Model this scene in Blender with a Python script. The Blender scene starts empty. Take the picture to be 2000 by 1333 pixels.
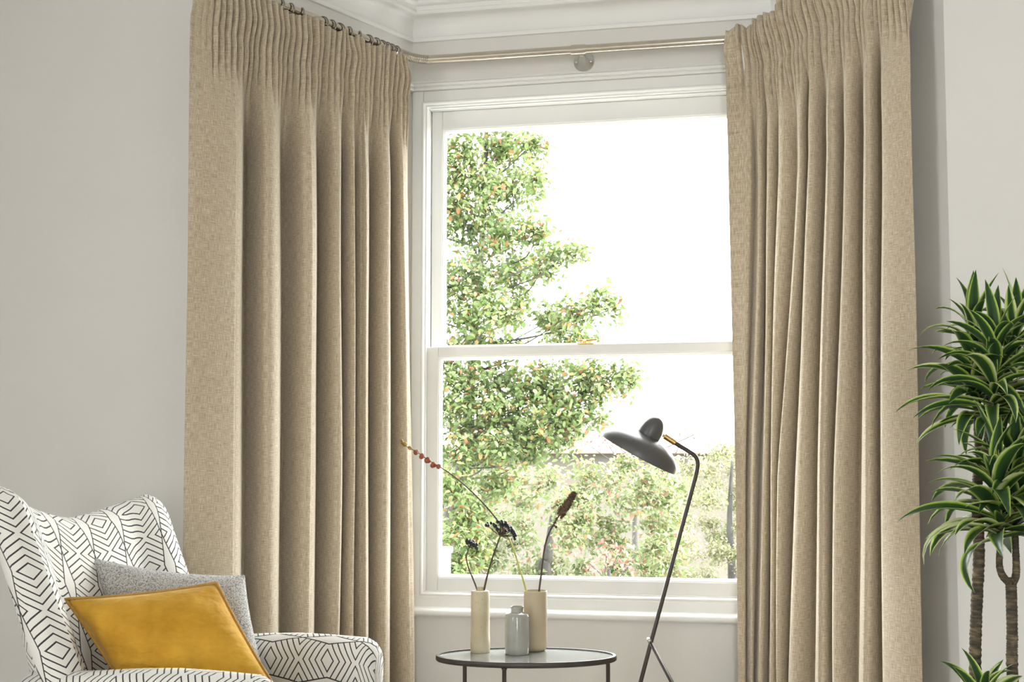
import bpy, bmesh, math, random
import numpy as np
from mathutils import Vector, Matrix

S = bpy.context.scene
COL = S.collection
R = math.radians

# ------------------------------------------------------------------ camera
EYE = Vector((0.0, 0.0, 1.10))
FPX = 2150.0                       # focal length in pixels of the 2000 px wide frame
PITCH = math.atan(0.061)
SHIFT_Y = 0.0585
cam = bpy.data.cameras.new('camera')
cam.sensor_width = 36.0
cam.lens = FPX / 2000.0 * 36.0
cam.shift_y = SHIFT_Y
cam.clip_start, cam.clip_end = 0.05, 400
camo = bpy.data.objects.new('camera', cam)
COL.objects.link(camo)
camo.location = EYE
camo.rotation_euler = (R(90) + PITCH, 0, 0)
S.camera = camo

# ------------------------------------------------------------------ sky, sun, exposure
S.view_settings.view_transform = 'Standard'
S.view_settings.look = 'None'
S.view_settings.gamma = 1.0
S.view_settings.use_curve_mapping = False
S.view_settings.exposure = 0.17
wd = bpy.data.worlds.new('overcast_sky')
S.world = wd
wd.use_nodes = True
bgn = wd.node_tree.nodes['Background']
bgn.inputs[0].default_value = (0.975, 0.995, 1.0, 1)
bgn.inputs[1].default_value = 16.5

def lamp_light(name, kind, loc, rot, energy, **kw):
    l = bpy.data.lights.new(name, kind)
    l.energy = energy
    for k, v in kw.items():
        setattr(l, k, v)
    o = bpy.data.objects.new(name, l)
    COL.objects.link(o)
    o.location = loc
    o.rotation_euler = rot
    return o
sun = lamp_light('sun', 'SUN', (-6, -6, 12), (0, 0, 0), 20.0, angle=R(3), color=(1.0, 0.95, 0.86))
sun.rotation_euler = Vector((-0.78, 0.10, -0.62)).to_track_quat('-Z', 'Y').to_euler()

# ------------------------------------------------------------------ frames of reference
PHI = R(10.2)                      # the bay front is turned this much from the image plane
U = Vector((math.cos(PHI), -math.sin(PHI), 0))
N = Vector((-math.sin(PHI), -math.cos(PHI), 0))     # into the room
O = Vector((0.279, 4.0, 0))
HW = 0.67                          # half width of the bay front
LB = 0.865                         # length of the slanted bay sides
CEIL = 2.98
GROUND = -3.3                      # the street lies a storey below

def bay(a, b, z):
    """a along the window wall, b into the room, z up"""
    return O + U * a + N * b + Vector((0, 0, z))

def at(x, y, d):
    """point seen in direction x, y of the photograph, standing d metres away"""
    u = -(y - (666.5 + SHIFT_Y * 2000)) / FPX
    c, s = math.cos(PITCH), math.sin(PITCH)
    r = Vector(((x - 1000) / FPX, c - u * s, s + u * c))
    return EYE + r * (d / r.y)

def smooth(a, b, x):
    t = np.clip((x - a) / (b - a), 0, 1)
    return t * t * (3 - 2 * t)

# ------------------------------------------------------------------ object helpers
def link(name, me, mat=None, parent=None, sm=True):
    o = bpy.data.objects.new(name, me)
    COL.objects.link(o)
    if mat is not None and len(me.materials) == 0:
        me.materials.append(mat)
    if parent is not None:
        o.parent = parent
    if sm and len(me.polygons):
        me.polygons.foreach_set('use_smooth', [True] * len(me.polygons))
    return o

def mesh(name, vs, fs, mat=None, parent=None, sm=True, uv=None):
    me = bpy.data.meshes.new(name)
    me.from_pydata([tuple(v) for v in vs], [], fs)
    if uv is not None:
        l = me.uv_layers.new(name='UVMap')
        idx = np.zeros(len(me.loops), dtype=np.int32)
        me.loops.foreach_get('vertex_index', idx)
        l.data.foreach_set('uv', np.asarray(uv, dtype=np.float32)[idx].ravel())
    me.update()
    return link(name, me, mat, parent, sm)

def tag(o, label=None, cat=None, group=None, kind=None):
    for k, v in (('label', label), ('category', cat), ('group', group), ('kind', kind)):
        if v:
            o[k] = v
    return o

def empty(name, loc=(0, 0, 0), rz=0.0):
    o = bpy.data.objects.new(name, None)
    o.empty_display_size = 0.05
    COL.objects.link(o)
    o.location = loc
    o.rotation_euler = (0, 0, rz)
    return o

class MB:
    """collects shapes for one mesh"""
    def __init__(s):
        s.v, s.f = [], []
    def add(s, vs, fs):
        n = len(s.v)
        s.v += [tuple(v) for v in vs]
        s.f += [tuple(i + n for i in f) for f in fs]
        return s
    def box(s, x0, x1, y0, y1, z0, z1):
        vs = [(x, y, z) for z in (z0, z1) for y in (y0, y1) for x in (x0, x1)]
        return s.add(vs, [(0, 2, 3, 1), (4, 5, 7, 6), (0, 1, 5, 4), (2, 6, 7, 3), (0, 4, 6, 2), (1, 3, 7, 5)])
    def tube(s, pts, rad, seg=10, cap=True):
        pts = [Vector(p) for p in pts]
        n = len(pts)
        rad = rad if hasattr(rad, '__len__') else [rad] * n
        ref = None
        vs, fs = [], []
        for i, p in enumerate(pts):
            t = (pts[min(i + 1, n - 1)] - pts[max(i - 1, 0)]).normalized()
            if ref is None:
                ref = Vector((0, 0, 1)) if abs(t.z) < 0.9 else Vector((1, 0, 0))
            a = (ref - t * ref.dot(t)).normalized()
            ref = a
            b = t.cross(a)
            for k in range(seg):
                w = 2 * math.pi * k / seg
                vs.append(p + (a * math.cos(w) + b * math.sin(w)) * rad[i])
        for i in range(n - 1):
            for k in range(seg):
                k2 = (k + 1) % seg
                fs.append((i * seg + k, i * seg + k2, (i + 1) * seg + k2, (i + 1) * seg + k))
        if cap:
            fs.append(tuple(range(seg - 1, -1, -1)))
            fs.append(tuple((n - 1) * seg + k for k in range(seg)))
        return s.add(vs, fs)
    def lathe(s, prof, seg=32, M=None):
        """prof: list of (radius, height); revolved about z, then moved by M"""
        M = M or Matrix.Identity(4)
        vs, fs = [], []
        for r, z in prof:
            for k in range(seg):
                w = 2 * math.pi * k / seg
                vs.append(M @ Vector((r * math.cos(w), r * math.sin(w), z)))
        n = len(prof)
        for i in range(n - 1):
            for k in range(seg):
                k2 = (k + 1) % seg
                fs.append((i * seg + k, i * seg + k2, (i + 1) * seg + k2, (i + 1) * seg + k))
        if prof[0][0] > 1e-4:
            fs.append(tuple(range(seg - 1, -1, -1)))
        if prof[-1][0] > 1e-4:
            fs.append(tuple((n - 1) * seg + k for k in range(seg)))
        return s.add(vs, fs)
    def torus(s, c, axis, R_, r, seg=20, sub=8):
        q = Vector(axis).to_track_quat('Z', 'Y').to_matrix()
        vs, fs = [], []
        for i in range(seg):
            w = 2 * math.pi * i / seg
            for k in range(sub):
                h = 2 * math.pi * k / sub
                rr = R_ + r * math.cos(h)
                vs.append(Vector(c) + q @ Vector((rr * math.cos(w), rr * math.sin(w), r * math.sin(h))))
        for i in range(seg):
            for k in range(sub):
                i2, k2 = (i + 1) % seg, (k + 1) % sub
                fs.append((i * sub + k, i2 * sub + k, i2 * sub + k2, i * sub + k2))
        return s.add(vs, fs)
    def sphere(s, c, r, seg=8, ring=6, sc=(1, 1, 1)):
        vs, fs = [], []
        for i in range(1, ring):
            t = math.pi * i / ring
            for k in range(seg):
                w = 2 * math.pi * k / seg
                vs.append((c[0] + sc[0] * r * math.sin(t) * math.cos(w), c[1] + sc[1] * r * math.sin(t) * math.sin(w), c[2] + sc[2] * r * math.cos(t)))
        top, bot = len(vs), len(vs) + 1
        vs += [(c[0], c[1], c[2] + sc[2] * r), (c[0], c[1], c[2] - sc[2] * r)]
        for k in range(seg):
            k2 = (k + 1) % seg
            fs.append((top, k, k2))
            for i in range(ring - 2):
                fs.append((i * seg + k, (i + 1) * seg + k, (i + 1) * seg + k2, i * seg + k2))
            fs.append((bot, (ring - 2) * seg + k2, (ring - 2) * seg + k))
        return s.add(vs, fs)
    def build(s, name, mat, parent=None, sm=True, bevel=0.0, segs=2, autosm=None):
        o = mesh(name, s.v, s.f, mat, parent, sm)
        if bevel:
            m = o.modifiers.new('bevel', 'BEVEL')
            m.width = bevel
            m.segments = segs
            m.limit_method = 'ANGLE'
            m.angle_limit = R(40)
            m.harden_normals = True
        elif sm and autosm:
            o.data.set_sharp_from_angle(angle=R(autosm))
        return o

def axis_matrix(p, z):
    """frame at p whose z axis points along z"""
    q = Vector(z).normalized().to_track_quat('Z', 'Y')
    return Matrix.Translation(p) @ q.to_matrix().to_4x4()

def bezier(P, n):
    """smooth curve (Catmull-Rom) through the points P"""
    P = [Vector(p) for p in P]
    Q = [P[0] * 2 - P[1]] + P + [P[-1] * 2 - P[-2]]
    out = []
    for i in range(1, len(Q) - 2):
        for k in range(n):
            t = k / n
            a, b, c, d = Q[i - 1], Q[i], Q[i + 1], Q[i + 2]
            out.append(0.5 * ((2 * b) + (c - a) * t + (2 * a - 5 * b + 4 * c - d) * t * t + (3 * b - a - 3 * c + d) * t ** 3))
    out.append(P[-1])
    return out

# ------------------------------------------------------------------ materials
class G:
    """node graph with arithmetic on sockets"""
    def __init__(s, name):
        s.m = bpy.data.materials.new(name)
        s.m.use_nodes = True
        s.t = s.m.node_tree
        s.b = s.t.nodes['Principled BSDF']
        s.out = s.t.nodes['Material Output']
    def node(s, ty, **kw):
        n = s.t.nodes.new(ty)
        for k, v in kw.items():
            setattr(n, k, v)
        return n
    def put(s, sock, v):
        if isinstance(v, bpy.types.NodeSocket):
            s.t.links.new(v, sock)
        else:
            sock.default_value = v
    def math(s, op, a, b=0.0, c=None):
        n = s.node('ShaderNodeMath', operation=op)
        s.put(n.inputs[0], a)
        s.put(n.inputs[1], b)
        if c is not None:
            s.put(n.inputs[2], c)
        return n.outputs[0]
    def uv(s):
        n = s.node('ShaderNodeTexCoord')
        x = s.node('ShaderNodeSeparateXYZ')
        s.t.links.new(n.outputs['UV'], x.inputs[0])
        return x.outputs[0], x.outputs[1], n.outputs['UV']
    def coord(s, which='Object', scale=(1, 1, 1)):
        n = s.node('ShaderNodeTexCoord')
        m = s.node('ShaderNodeMapping')
        m.inputs['Scale'].default_value = scale
        s.t.links.new(n.outputs[which], m.inputs[0])
        return m.outputs[0]
    def noise(s, vec, scale=1.0, detail=2.0, rough=0.5):
        n = s.node('ShaderNodeTexNoise')
        s.put(n.inputs['Vector'], vec)
        n.inputs['Scale'].default_value = scale
        n.inputs['Detail'].default_value = detail
        n.inputs['Roughness'].default_value = rough
        return n.outputs[0]
    def ramp(s, f, stops, interp='LINEAR'):
        n = s.node('ShaderNodeValToRGB')
        n.color_ramp.interpolation = interp
        el = n.color_ramp.elements
        while len(el) < len(stops):
            el.new(0.5)
        for e, (p, c) in zip(el, stops):
            e.position = p
            e.color = tuple(c) + (1,)
        s.put(n.inputs[0], f)
        return n.outputs[0]
    def mix(s, f, a, b):
        n = s.node('ShaderNodeMix', data_type='RGBA')
        s.put(n.inputs[0], f)
        for i, v in ((6, a), (7, b)):
            s.put(n.inputs[i], v if isinstance(v, bpy.types.NodeSocket) else tuple(v) + (1,))
        return n.outputs[2]
    def bump(s, h, strength=0.3, dist=0.002):
        n = s.node('ShaderNodeBump')
        n.inputs['Strength'].default_value = strength
        n.inputs['Distance'].default_value = dist
        s.put(n.inputs['Height'], h)
        s.t.links.new(n.outputs[0], s.b.inputs['Normal'])
    def set(s, **kw):
        names = dict(col='Base Color', rough='Roughness', metal='Metallic', spec='Specular IOR Level', sheen='Sheen Weight',
                     sheen_rough='Sheen Roughness', coat='Coat Weight', trans='Transmission Weight', ior='IOR', alpha='Alpha')
        for k, v in kw.items():
            if isinstance(v, (tuple, list)) and len(v) == 3:
                v = tuple(v) + (1,)
            s.put(s.b.inputs[names[k]], v)
        return s

def plain(name, col, rough=0.5, metal=0.0, var=0.06, scale=30, bump=0.0, **kw):
    g = G(name)
    n = g.noise(g.coord('Object'), scale, 3)
    c0 = tuple(max(0, c * (1 - var)) for c in col)
    c1 = tuple(min(1, c * (1 + var)) for c in col)
    g.set(col=g.ramp(n, [(0.3, c0), (0.7, c1)]), rough=rough, metal=metal, **kw)
    if bump:
        g.bump(n, bump, 0.002)
    return g.m

M = {}
M['wall'] = plain('wall_paint', (0.70, 0.685, 0.65), 0.75, var=0.012, scale=3)
M['white'] = plain('white_gloss_paint', (0.80, 0.80, 0.775), 0.38, var=0.015, scale=6, spec=0.4)
M['ceiling'] = plain('ceiling_paint', (0.80, 0.80, 0.78), 0.8, var=0.01, scale=3)
M['chrome'] = plain('polished_nickel', (0.56, 0.51, 0.44), 0.16, 1.0, var=0.03)
M['ring'] = plain('dark_nickel_ring', (0.30, 0.28, 0.25), 0.25, 1.0, var=0.05)
M['steel'] = plain('brushed_steel', (0.62, 0.61, 0.58), 0.30, 1.0, var=0.06, scale=60)
M['brass'] = plain('aged_brass', (0.60, 0.40, 0.14), 0.32, 1.0, var=0.1)
M['dark_iron'] = plain('dark_bronze_iron', (0.055, 0.045, 0.04), 0.42, 0.35, var=0.15)
M['lamp_paint'] = plain('grey_lamp_enamel', (0.085, 0.084, 0.086), 0.34, 0.0, var=0.04, spec=0.5)
M['white_inside'] = plain('white_shade_lining', (0.8, 0.8, 0.78), 0.5)
M['tape'] = plain('white_heading_tape', (0.7, 0.68, 0.62), 0.8)
M['black'] = plain('coil_gap_black', (0.02, 0.02, 0.02), 0.7)
M['oak'] = None

def floor_mat():
    g = G('oak_boards')
    c = g.coord('Object', (1.0, 9.0, 1.0))
    n = g.noise(c, 4, 6)
    g.set(col=g.ramp(n, [(0.3, (0.38, 0.34, 0.29)), (0.7, (0.50, 0.46, 0.40))]), rough=0.45)
    return g.m
M['oak'] = floor_mat()

def linen(name, dark, mid, light, fu=620.0, fv=620.0):
    """slubby plain weave: threads both ways, uv in metres"""
    g = G(name)
    u, v, uv = g.uv()
    def th(su, sv, det=2):
        m = g.node('ShaderNodeMapping')
        m.inputs['Scale'].default_value = (su, sv, 1)
        g.t.links.new(uv, m.inputs[0])
        return g.noise(m.outputs[0], 1.0, det)
    warp = th(fu, fv * 0.06)
    weft = th(fu * 0.07, fv)
    fine = th(fu * 1.3, fv * 1.3, 1)
    s = g.math('ADD', g.math('ADD', g.math('MULTIPLY', warp, 0.40), g.math('MULTIPLY', weft, 0.40)), g.math('MULTIPLY', fine, 0.20))
    g.set(col=g.ramp(s, [(0.36, dark), (0.50, mid), (0.63, light)]), rough=0.85, sheen=0.45, sheen_rough=0.45, spec=0.2)
    g.bump(s, 0.55, 0.003)
    tr = g.node('ShaderNodeBsdfTranslucent')
    g.t.links.new(g.b.inputs['Base Color'].links[0].from_socket, tr.inputs[0])
    mx = g.node('ShaderNodeMixShader')
    mx.inputs[0].default_value = 0.06
    g.t.links.new(g.b.outputs[0], mx.inputs[1])
    g.t.links.new(tr.outputs[0], mx.inputs[2])
    g.t.links.new(mx.outputs[0], g.out.inputs[0])
    return g.m
M['linen'] = linen('oatmeal_linen', (0.33, 0.255, 0.165), (0.515, 0.43, 0.31), (0.70, 0.62, 0.49))

def print_fabric():
    """white cloth printed with charcoal chevrons, nested diamonds and long narrow lozenges; uv in metres"""
    g = G('chevron_print_cloth')
    u, v, uv = g.uv()
    W, P, s, lw, d, sl = 0.128, 0.172, 0.0182, 0.0038, 0.019, 0.60
    x = g.math('ABSOLUTE', g.math('SUBTRACT', g.math('FLOORED_MODULO', u, W), W / 2))
    t = g.math('ABSOLUTE', g.math('SUBTRACT', g.math('FLOORED_MODULO', v, P), P / 2))
    # half width of the chevron column: narrowest beside the nested diamonds
    hw = g.math('MULTIPLY_ADD', t, d / (P / 2), W / 2 - d)
    inside = g.math('LESS_THAN', x, hw)
    q = g.math('MULTIPLY_ADD', x, sl, t)
    r = g.math('ABSOLUTE', g.math('SUBTRACT', g.math('FLOORED_MODULO', g.math('ADD', q, s / 2), s), s / 2))
    chev = g.math('MULTIPLY', g.math('LESS_THAN', r, lw / 2 * math.hypot(1, sl) * 0.9), g.math('GREATER_THAN', q, s / 2))
    edge = g.math('LESS_THAN', g.math('ABSOLUTE', g.math('SUBTRACT', x, hw)), lw / 2)
    ink = g.math('MAXIMUM', g.math('MULTIPLY', inside, chev), edge)
    n = g.noise(uv, 700, 2)
    base = g.ramp(n, [(0.3, (0.70, 0.685, 0.64)), (0.7, (0.80, 0.785, 0.74))])
    g.set(col=g.mix(ink, base, (0.045, 0.045, 0.048)), rough=0.8, sheen=0.15, spec=0.2)
    g.bump(n, 0.25, 0.001)
    return g.m
M['print'] = print_fabric()

def velvet():
    g = G('mustard_velvet')
    c = g.coord('Object')
    n = g.noise(c, 9, 4, 0.6)
    g.set(col=g.ramp(n, [(0.3, (0.40, 0.20, 0.016)), (0.7, (0.60, 0.335, 0.040))]), rough=0.8, sheen=0.35, sheen_rough=0.5, spec=0.08)
    g.b.inputs['Sheen Tint'].default_value = (1.0, 0.82, 0.42, 1)
    g.bump(g.noise(g.coord('Object', (1.0, 1.0, 2.2)), 11, 3), 0.55, 0.03)
    return g.m
M['velvet'] = velvet()
M['velvet_pipe'] = plain('mustard_piping', (0.42, 0.22, 0.03), 0.7, var=0.15, scale=120)

def boucle():
    g = G('grey_boucle')
    c = g.coord('Object')
    n = g.noise(c, 260, 3, 0.7)
    k = g.noise(c, 420, 1)
    g.set(col=g.ramp(n, [(0.36, (0.20, 0.19, 0.18)), (0.46, (0.52, 0.51, 0.49)), (0.58, (0.80, 0.79, 0.77))]), rough=0.95, sheen=0.2, spec=0.1)
    g.bump(g.math('ADD', n, k), 0.9, 0.006)
    return g.m
M['boucle'] = boucle()

def speckled():
    g = G('speckled_stoneware')
    c = g.coord('Object')
    sp = g.noise(c, 190, 2, 0.6)
    big = g.noise(c, 14, 3)
    base = g.ramp(big, [(0.35, (0.47, 0.40, 0.26)), (0.65, (0.58, 0.51, 0.36))])
    g.set(col=g.mix(g.math('GREATER_THAN', sp, 0.70), base, (0.22, 0.13, 0.06)), rough=0.6)
    g.bump(big, 0.2, 0.004)
    return g.m
M['speckled'] = speckled()
M['beige_ware'] = plain('matt_beige_stoneware', (0.46, 0.38, 0.26), 0.6, var=0.05, scale=18)
M['grey_glaze'] = plain('grey_celadon_glaze', (0.34, 0.34, 0.30), 0.14, var=0.12, scale=14, coat=0.5)
M['table_glass'] = plain('grey_speckled_table_glass', (0.27, 0.285, 0.28), 0.06, var=0.10, scale=40, spec=0.6, coat=0.4)
M['twig'] = plain('dark_twig', (0.075, 0.045, 0.03), 0.7, var=0.3, scale=90)
M['green_stem'] = plain('pale_green_stem', (0.46, 0.46, 0.12), 0.55, var=0.15, scale=40)
M['berry'] = plain('black_berry', (0.012, 0.012, 0.018), 0.3, var=0.4)
M['pod_red'] = plain('red_seed_pod', (0.30, 0.075, 0.035), 0.6, var=0.4, scale=120)
M['pod_ochre'] = plain('ochre_seed_pod', (0.36, 0.24, 0.05), 0.6, var=0.4, scale=120)
M['spike'] = plain('brown_seed_spike', (0.10, 0.06, 0.03), 0.8, var=0.5, scale=160, bump=0.5)
M['pot'] = plain('pale_ceramic_pot', (0.60, 0.58, 0.54), 0.5)
M['soil'] = plain('dark_potting_soil', (0.05, 0.035, 0.025), 0.95, var=0.5, scale=80, bump=0.6)

def stem_mat():
    g = G('ringed_dracaena_bark')
    m = g.coord('Object', (30, 30, 150))
    n = g.noise(m, 1.0, 3, 0.6)
    k = g.noise(g.coord('Object'), 35, 3)
    f = g.math('MULTIPLY_ADD', n, 0.7, g.math('MULTIPLY', k, 0.3))
    g.set(col=g.ramp(f, [(0.36, (0.022, 0.022, 0.014)), (0.5, (0.075, 0.058, 0.034)), (0.64, (0.20, 0.145, 0.08))]), rough=0.8)
    g.bump(f, 0.8, 0.006)
    return g.m
M['cane'] = stem_mat()

def strap_leaf():
    """dracaena leaf: dark green heart, pale pinstripe, lime margin; u runs across the blade"""
    g = G('variegated_dracaena_leaf')
    u, v, uv = g.uv()
    a = g.math('ABSOLUTE', g.math('MULTIPLY_ADD', u, 2.0, -1.0))
    mp = g.node('ShaderNodeMapping')
    mp.inputs['Scale'].default_value = (26, 1.2, 1)
    g.t.links.new(uv, mp.inputs[0])
    streak = g.noise(mp.outputs[0], 1.0, 2)
    rnd = g.node('ShaderNodeObjectInfo').outputs['Random']
    wide = g.math('MULTIPLY_ADD', g.math('POWER', rnd, 4.0), 0.45, -0.04)
    a2 = g.math('ADD', g.math('ADD', a, wide), g.math('MULTIPLY_ADD', streak, 0.12, -0.06))
    col = g.ramp(a2, [(0.0, (0.024, 0.060, 0.020)), (0.64, (0.034, 0.085, 0.026)), (0.71, (0.10, 0.20, 0.035)), (0.78, (0.28, 0.42, 0.05)), (0.91, (0.40, 0.52, 0.09)), (0.97, (0.66, 0.70, 0.38))])
    g.set(col=col, rough=0.33, spec=0.5)
    tr = g.node('ShaderNodeBsdfTranslucent')
    g.t.links.new(col, tr.inputs[0])
    mx = g.node('ShaderNodeMixShader')
    mx.inputs[0].default_value = 0.28
    g.t.links.new(g.b.outputs[0], mx.inputs[1])
    g.t.links.new(tr.outputs[0], mx.inputs[2])
    g.t.links.new(mx.outputs[0], g.out.inputs[0])
    return g.m
M['strap'] = strap_leaf()

def tree_leaf(name, stops):
    g = G(name)
    isl = g.node('ShaderNodeNewGeometry').outputs['Random Per Island']
    obj = g.node('ShaderNodeObjectInfo').outputs['Random']
    f = g.math('FRACT', g.math('ADD', isl, obj))
    col = g.ramp(f, stops, 'CONSTANT')
    g.set(col=col, rough=0.5, spec=0.4)
    tr = g.node('ShaderNodeBsdfTranslucent')
    g.t.links.new(col, tr.inputs[0])
    mx = g.node('ShaderNodeMixShader')
    mx.inputs[0].default_value = 0.45
    g.t.links.new(g.b.outputs[0], mx.inputs[1])
    g.t.links.new(tr.outputs[0], mx.inputs[2])
    g.t.links.new(mx.outputs[0], g.out.inputs[0])
    return g.m
M['leaf_green'] = tree_leaf('pear_tree_leaf', [(0.0, (0.080, 0.122, 0.031)), (0.22, (0.111, 0.154, 0.048)), (0.45, (0.142, 0.177, 0.074)), (0.64, (0.061, 0.101, 0.025)), (0.78, (0.167, 0.187, 0.101)), (0.90, (0.203, 0.152, 0.051)), (0.96, (0.201, 0.091, 0.042))])
M['leaf_shrub'] = tree_leaf('autumn_shrub_leaf', [(0.0, (0.101, 0.138, 0.047)), (0.22, (0.142, 0.172, 0.074)), (0.45, (0.167, 0.187, 0.101)), (0.62, (0.080, 0.118, 0.035)), (0.76, (0.193, 0.188, 0.108)), (0.88, (0.204, 0.149, 0.069)), (0.95, (0.188, 0.097, 0.067))])
M['leaf_pale'] = tree_leaf('pale_yellow_leaf', [(0.0, (0.166, 0.178, 0.087)), (0.3, (0.193, 0.193, 0.115)), (0.6, (0.141, 0.158, 0.067)), (0.85, (0.206, 0.175, 0.108))])
M['leaf_red'] = tree_leaf('red_autumn_leaf', [(0.0, (0.161, 0.051, 0.046)), (0.4, (0.188, 0.091, 0.073)), (0.75, (0.198, 0.137, 0.094))])
M['bark'] = plain('grey_bark', (0.025, 0.023, 0.020), 0.9, var=0.3, scale=12, bump=0.6)
M['render_wall'] = plain('cream_render', (0.085, 0.075, 0.06), 0.9, var=0.03, scale=2)
M['roof_tile'] = plain('pinkish_roof_tile', (0.105, 0.078, 0.068), 0.85, var=0.10, scale=4)
M['gutter'] = plain('brown_gutter', (0.20, 0.15, 0.11), 0.6)
M['ground'] = plain('pale_paving_and_lawn', (0.04, 0.04, 0.032), 0.95, var=0.15, scale=0.6)

def pane_mat():
    g = G('window_glass')
    g.t.nodes.remove(g.b)
    tr = g.node('ShaderNodeBsdfTransparent')
    gl = g.node('ShaderNodeBsdfGlossy')
    gl.inputs['Roughness'].default_value = 0.0
    n = g.noise(g.coord('Object'), 2.0, 1)
    tr_c = g.ramp(n, [(0.0, (0.955, 0.965, 0.96)), (1.0, (0.975, 0.98, 0.975))])
    g.t.links.new(tr_c, tr.inputs[0])
    lw = g.node('ShaderNodeLayerWeight')
    lw.inputs[0].default_value = 0.5
    fr = g.math('MULTIPLY_ADD', g.math('POWER', lw.outputs['Facing'], 5.0), 0.6, 0.015)
    mx = g.node('ShaderNodeMixShader')
    g.t.links.new(fr, mx.inputs[0])
    g.t.links.new(tr.outputs[0], mx.inputs[1])
    g.t.links.new(gl.outputs[0], mx.inputs[2])
    g.t.links.new(mx.outputs[0], g.out.inputs[0])
    return g.m
M['glass'] = pane_mat()

# ================================================================== THE ROOM
def struct(o):
    o['kind'] = 'structure'
    return o

WC = -0.012                         # centre of the window on the bay front
OPW, OPZ0, OPZ1 = 0.615, 0.628, 2.487   # half width, bottom and top of the opening
TH = 0.24                           # wall thickness

cornerL, cornerR = (-HW, 0.0), (HW, 0.0)
roomL = (-HW - 0.5 * LB, 0.866 * LB)
roomR = (HW + 0.5 * LB, 0.866 * LB)
BW = 0.866 * LB

def wall_prism(name, plan, z0, z1, mat):
    """upright slab over a plan outline in bay coordinates"""
    n = len(plan)
    vs = [bay(a, b, z0) for a, b in plan] + [bay(a, b, z1) for a, b in plan]
    fs = [tuple(range(n))[::-1], tuple(range(n, 2 * n))] + [(i, (i + 1) % n, (i + 1) % n + n, i + n) for i in range(n)]
    o = mesh(name, vs, fs, mat, sm=False)
    bm = bmesh.new(); bm.from_mesh(o.data); bmesh.ops.recalc_face_normals(bm, faces=bm.faces); bm.to_mesh(o.data); bm.free()
    return struct(o)

# bay front with the window opening
mb = MB()
def fbox(a0, a1, b0, b1, z0, z1):
    vs = [bay(a, b, z) for z in (z0, z1) for b in (b1, b0) for a in (a0, a1)]
    mb.add(vs, [(0, 2, 3, 1), (4, 5, 7, 6), (0, 1, 5, 4), (2, 6, 7, 3), (0, 4, 6, 2), (1, 3, 7, 5)])
TF = 0.085
EX = TF * 0.577
fbox(-HW - EX, WC - OPW, -TF, 0, GROUND, CEIL + 0.2)
fbox(WC + OPW, HW + EX, -TF, 0, GROUND, CEIL + 0.2)
fbox(WC - OPW, WC + OPW, -TF, 0, GROUND, OPZ0)
fbox(WC - OPW, WC + OPW, -TF, 0, OPZ1, CEIL + 0.2)
struct(mb.build('wall_front', M['wall'], sm=False))

sx = 0.866 * TH
for s, nm in ((-1, 'left'), (1, 'right')):
    c, r_ = (s * HW, 0.0), (s * (HW + 0.5 * LB), BW)
    wall_prism('wall_bay_' + nm, [c, (c[0] + s * TF * 0.577, -TF), (r_[0] + s * sx, r_[1] - 0.5 * TH), r_], 0, CEIL, M['wall'])
    far = s * 3.0
    wall_prism('wall_' + nm, [r_, (r_[0] + s * sx * 0.98, r_[1] - 0.5 * TH), (far, BW - TH), (far, BW)], 0, CEIL, M['wall'])
    if s > 0:
        wall_prism('wall_side_' + nm, [(far, BW - TH), (far + s * TH, BW - TH), (far + s * TH, 7.8), (far, 7.8)], 0, CEIL, M['wall'])
# the far end of the through room, behind the viewer, with an unseen opening added for fill light
mb = MB()
BK = 7.8
BA0, BA1, BKZ0, BKZ1 = 0.80, 1.5, 0.25, 2.7
fbox(-3.0 - TH, BA0, BK, BK + TH, 0, CEIL)
fbox(BA1, 3.0 + TH, BK, BK + TH, 0, CEIL)
fbox(BA0, BA1, BK, BK + TH, 0, BKZ0)
fbox(BA0, BA1, BK, BK + TH, BKZ1, CEIL)
struct(mb.build('wall_back', M['wall'], sm=False))
mb = MB()
SB0, SB1 = 5.2, 6.5  # second unseen opening, added to let fill light in from the left
fbox(-3.0 - TH, -3.0, BW - TH, SB0, 0, CEIL)
fbox(-3.0 - TH, -3.0, SB1, BK, 0, CEIL)
fbox(-3.0 - TH, -3.0, SB0, SB1, 0, BKZ0)
fbox(-3.0 - TH, -3.0, SB0, SB1, BKZ1, CEIL)
struct(mb.build('wall_side_left', M['wall'], sm=False))
# floor and ceiling follow the plan of room and bay
plan = [(-3 - TH, BK + TH), (-3 - TH, BW - TH * .4), (roomL[0] - 0.12, BW - TH * .4), (-HW - 0.1, -0.14), (HW + 0.1, -0.14), (roomR[0] + 0.12, BW - TH * .4), (3 + TH, BW - TH * .4), (3 + TH, BK + TH)]
wall_prism('floor', plan, -0.2, 0.0, M['oak'])
wall_prism('ceiling', plan, CEIL, CEIL + 0.2, M['ceiling'])

# daylight portals in the window and the two added openings
def portal(c, nrm, w, h):
    o = lamp_light('daylight_portal', 'AREA', c, (0, 0, 0), 1.0, shape='RECTANGLE', size=w, size_y=h)
    o.rotation_euler = nrm.to_track_quat('-Z', 'Y').to_euler()
    o.data.cycles.is_portal = True
portal(bay(WC, -0.12, (OPZ0 + OPZ1) / 2), N, 1.2, 1.85)
portal(bay(-3.05, (SB0 + SB1) / 2, (BKZ0 + BKZ1) / 2), U, SB1 - SB0, BKZ1 - BKZ0)
portal(bay((BA0 + BA1) / 2, BK + 0.05, (BKZ0 + BKZ1) / 2), -N, BA1 - BA0, BKZ1 - BKZ0)

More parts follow.
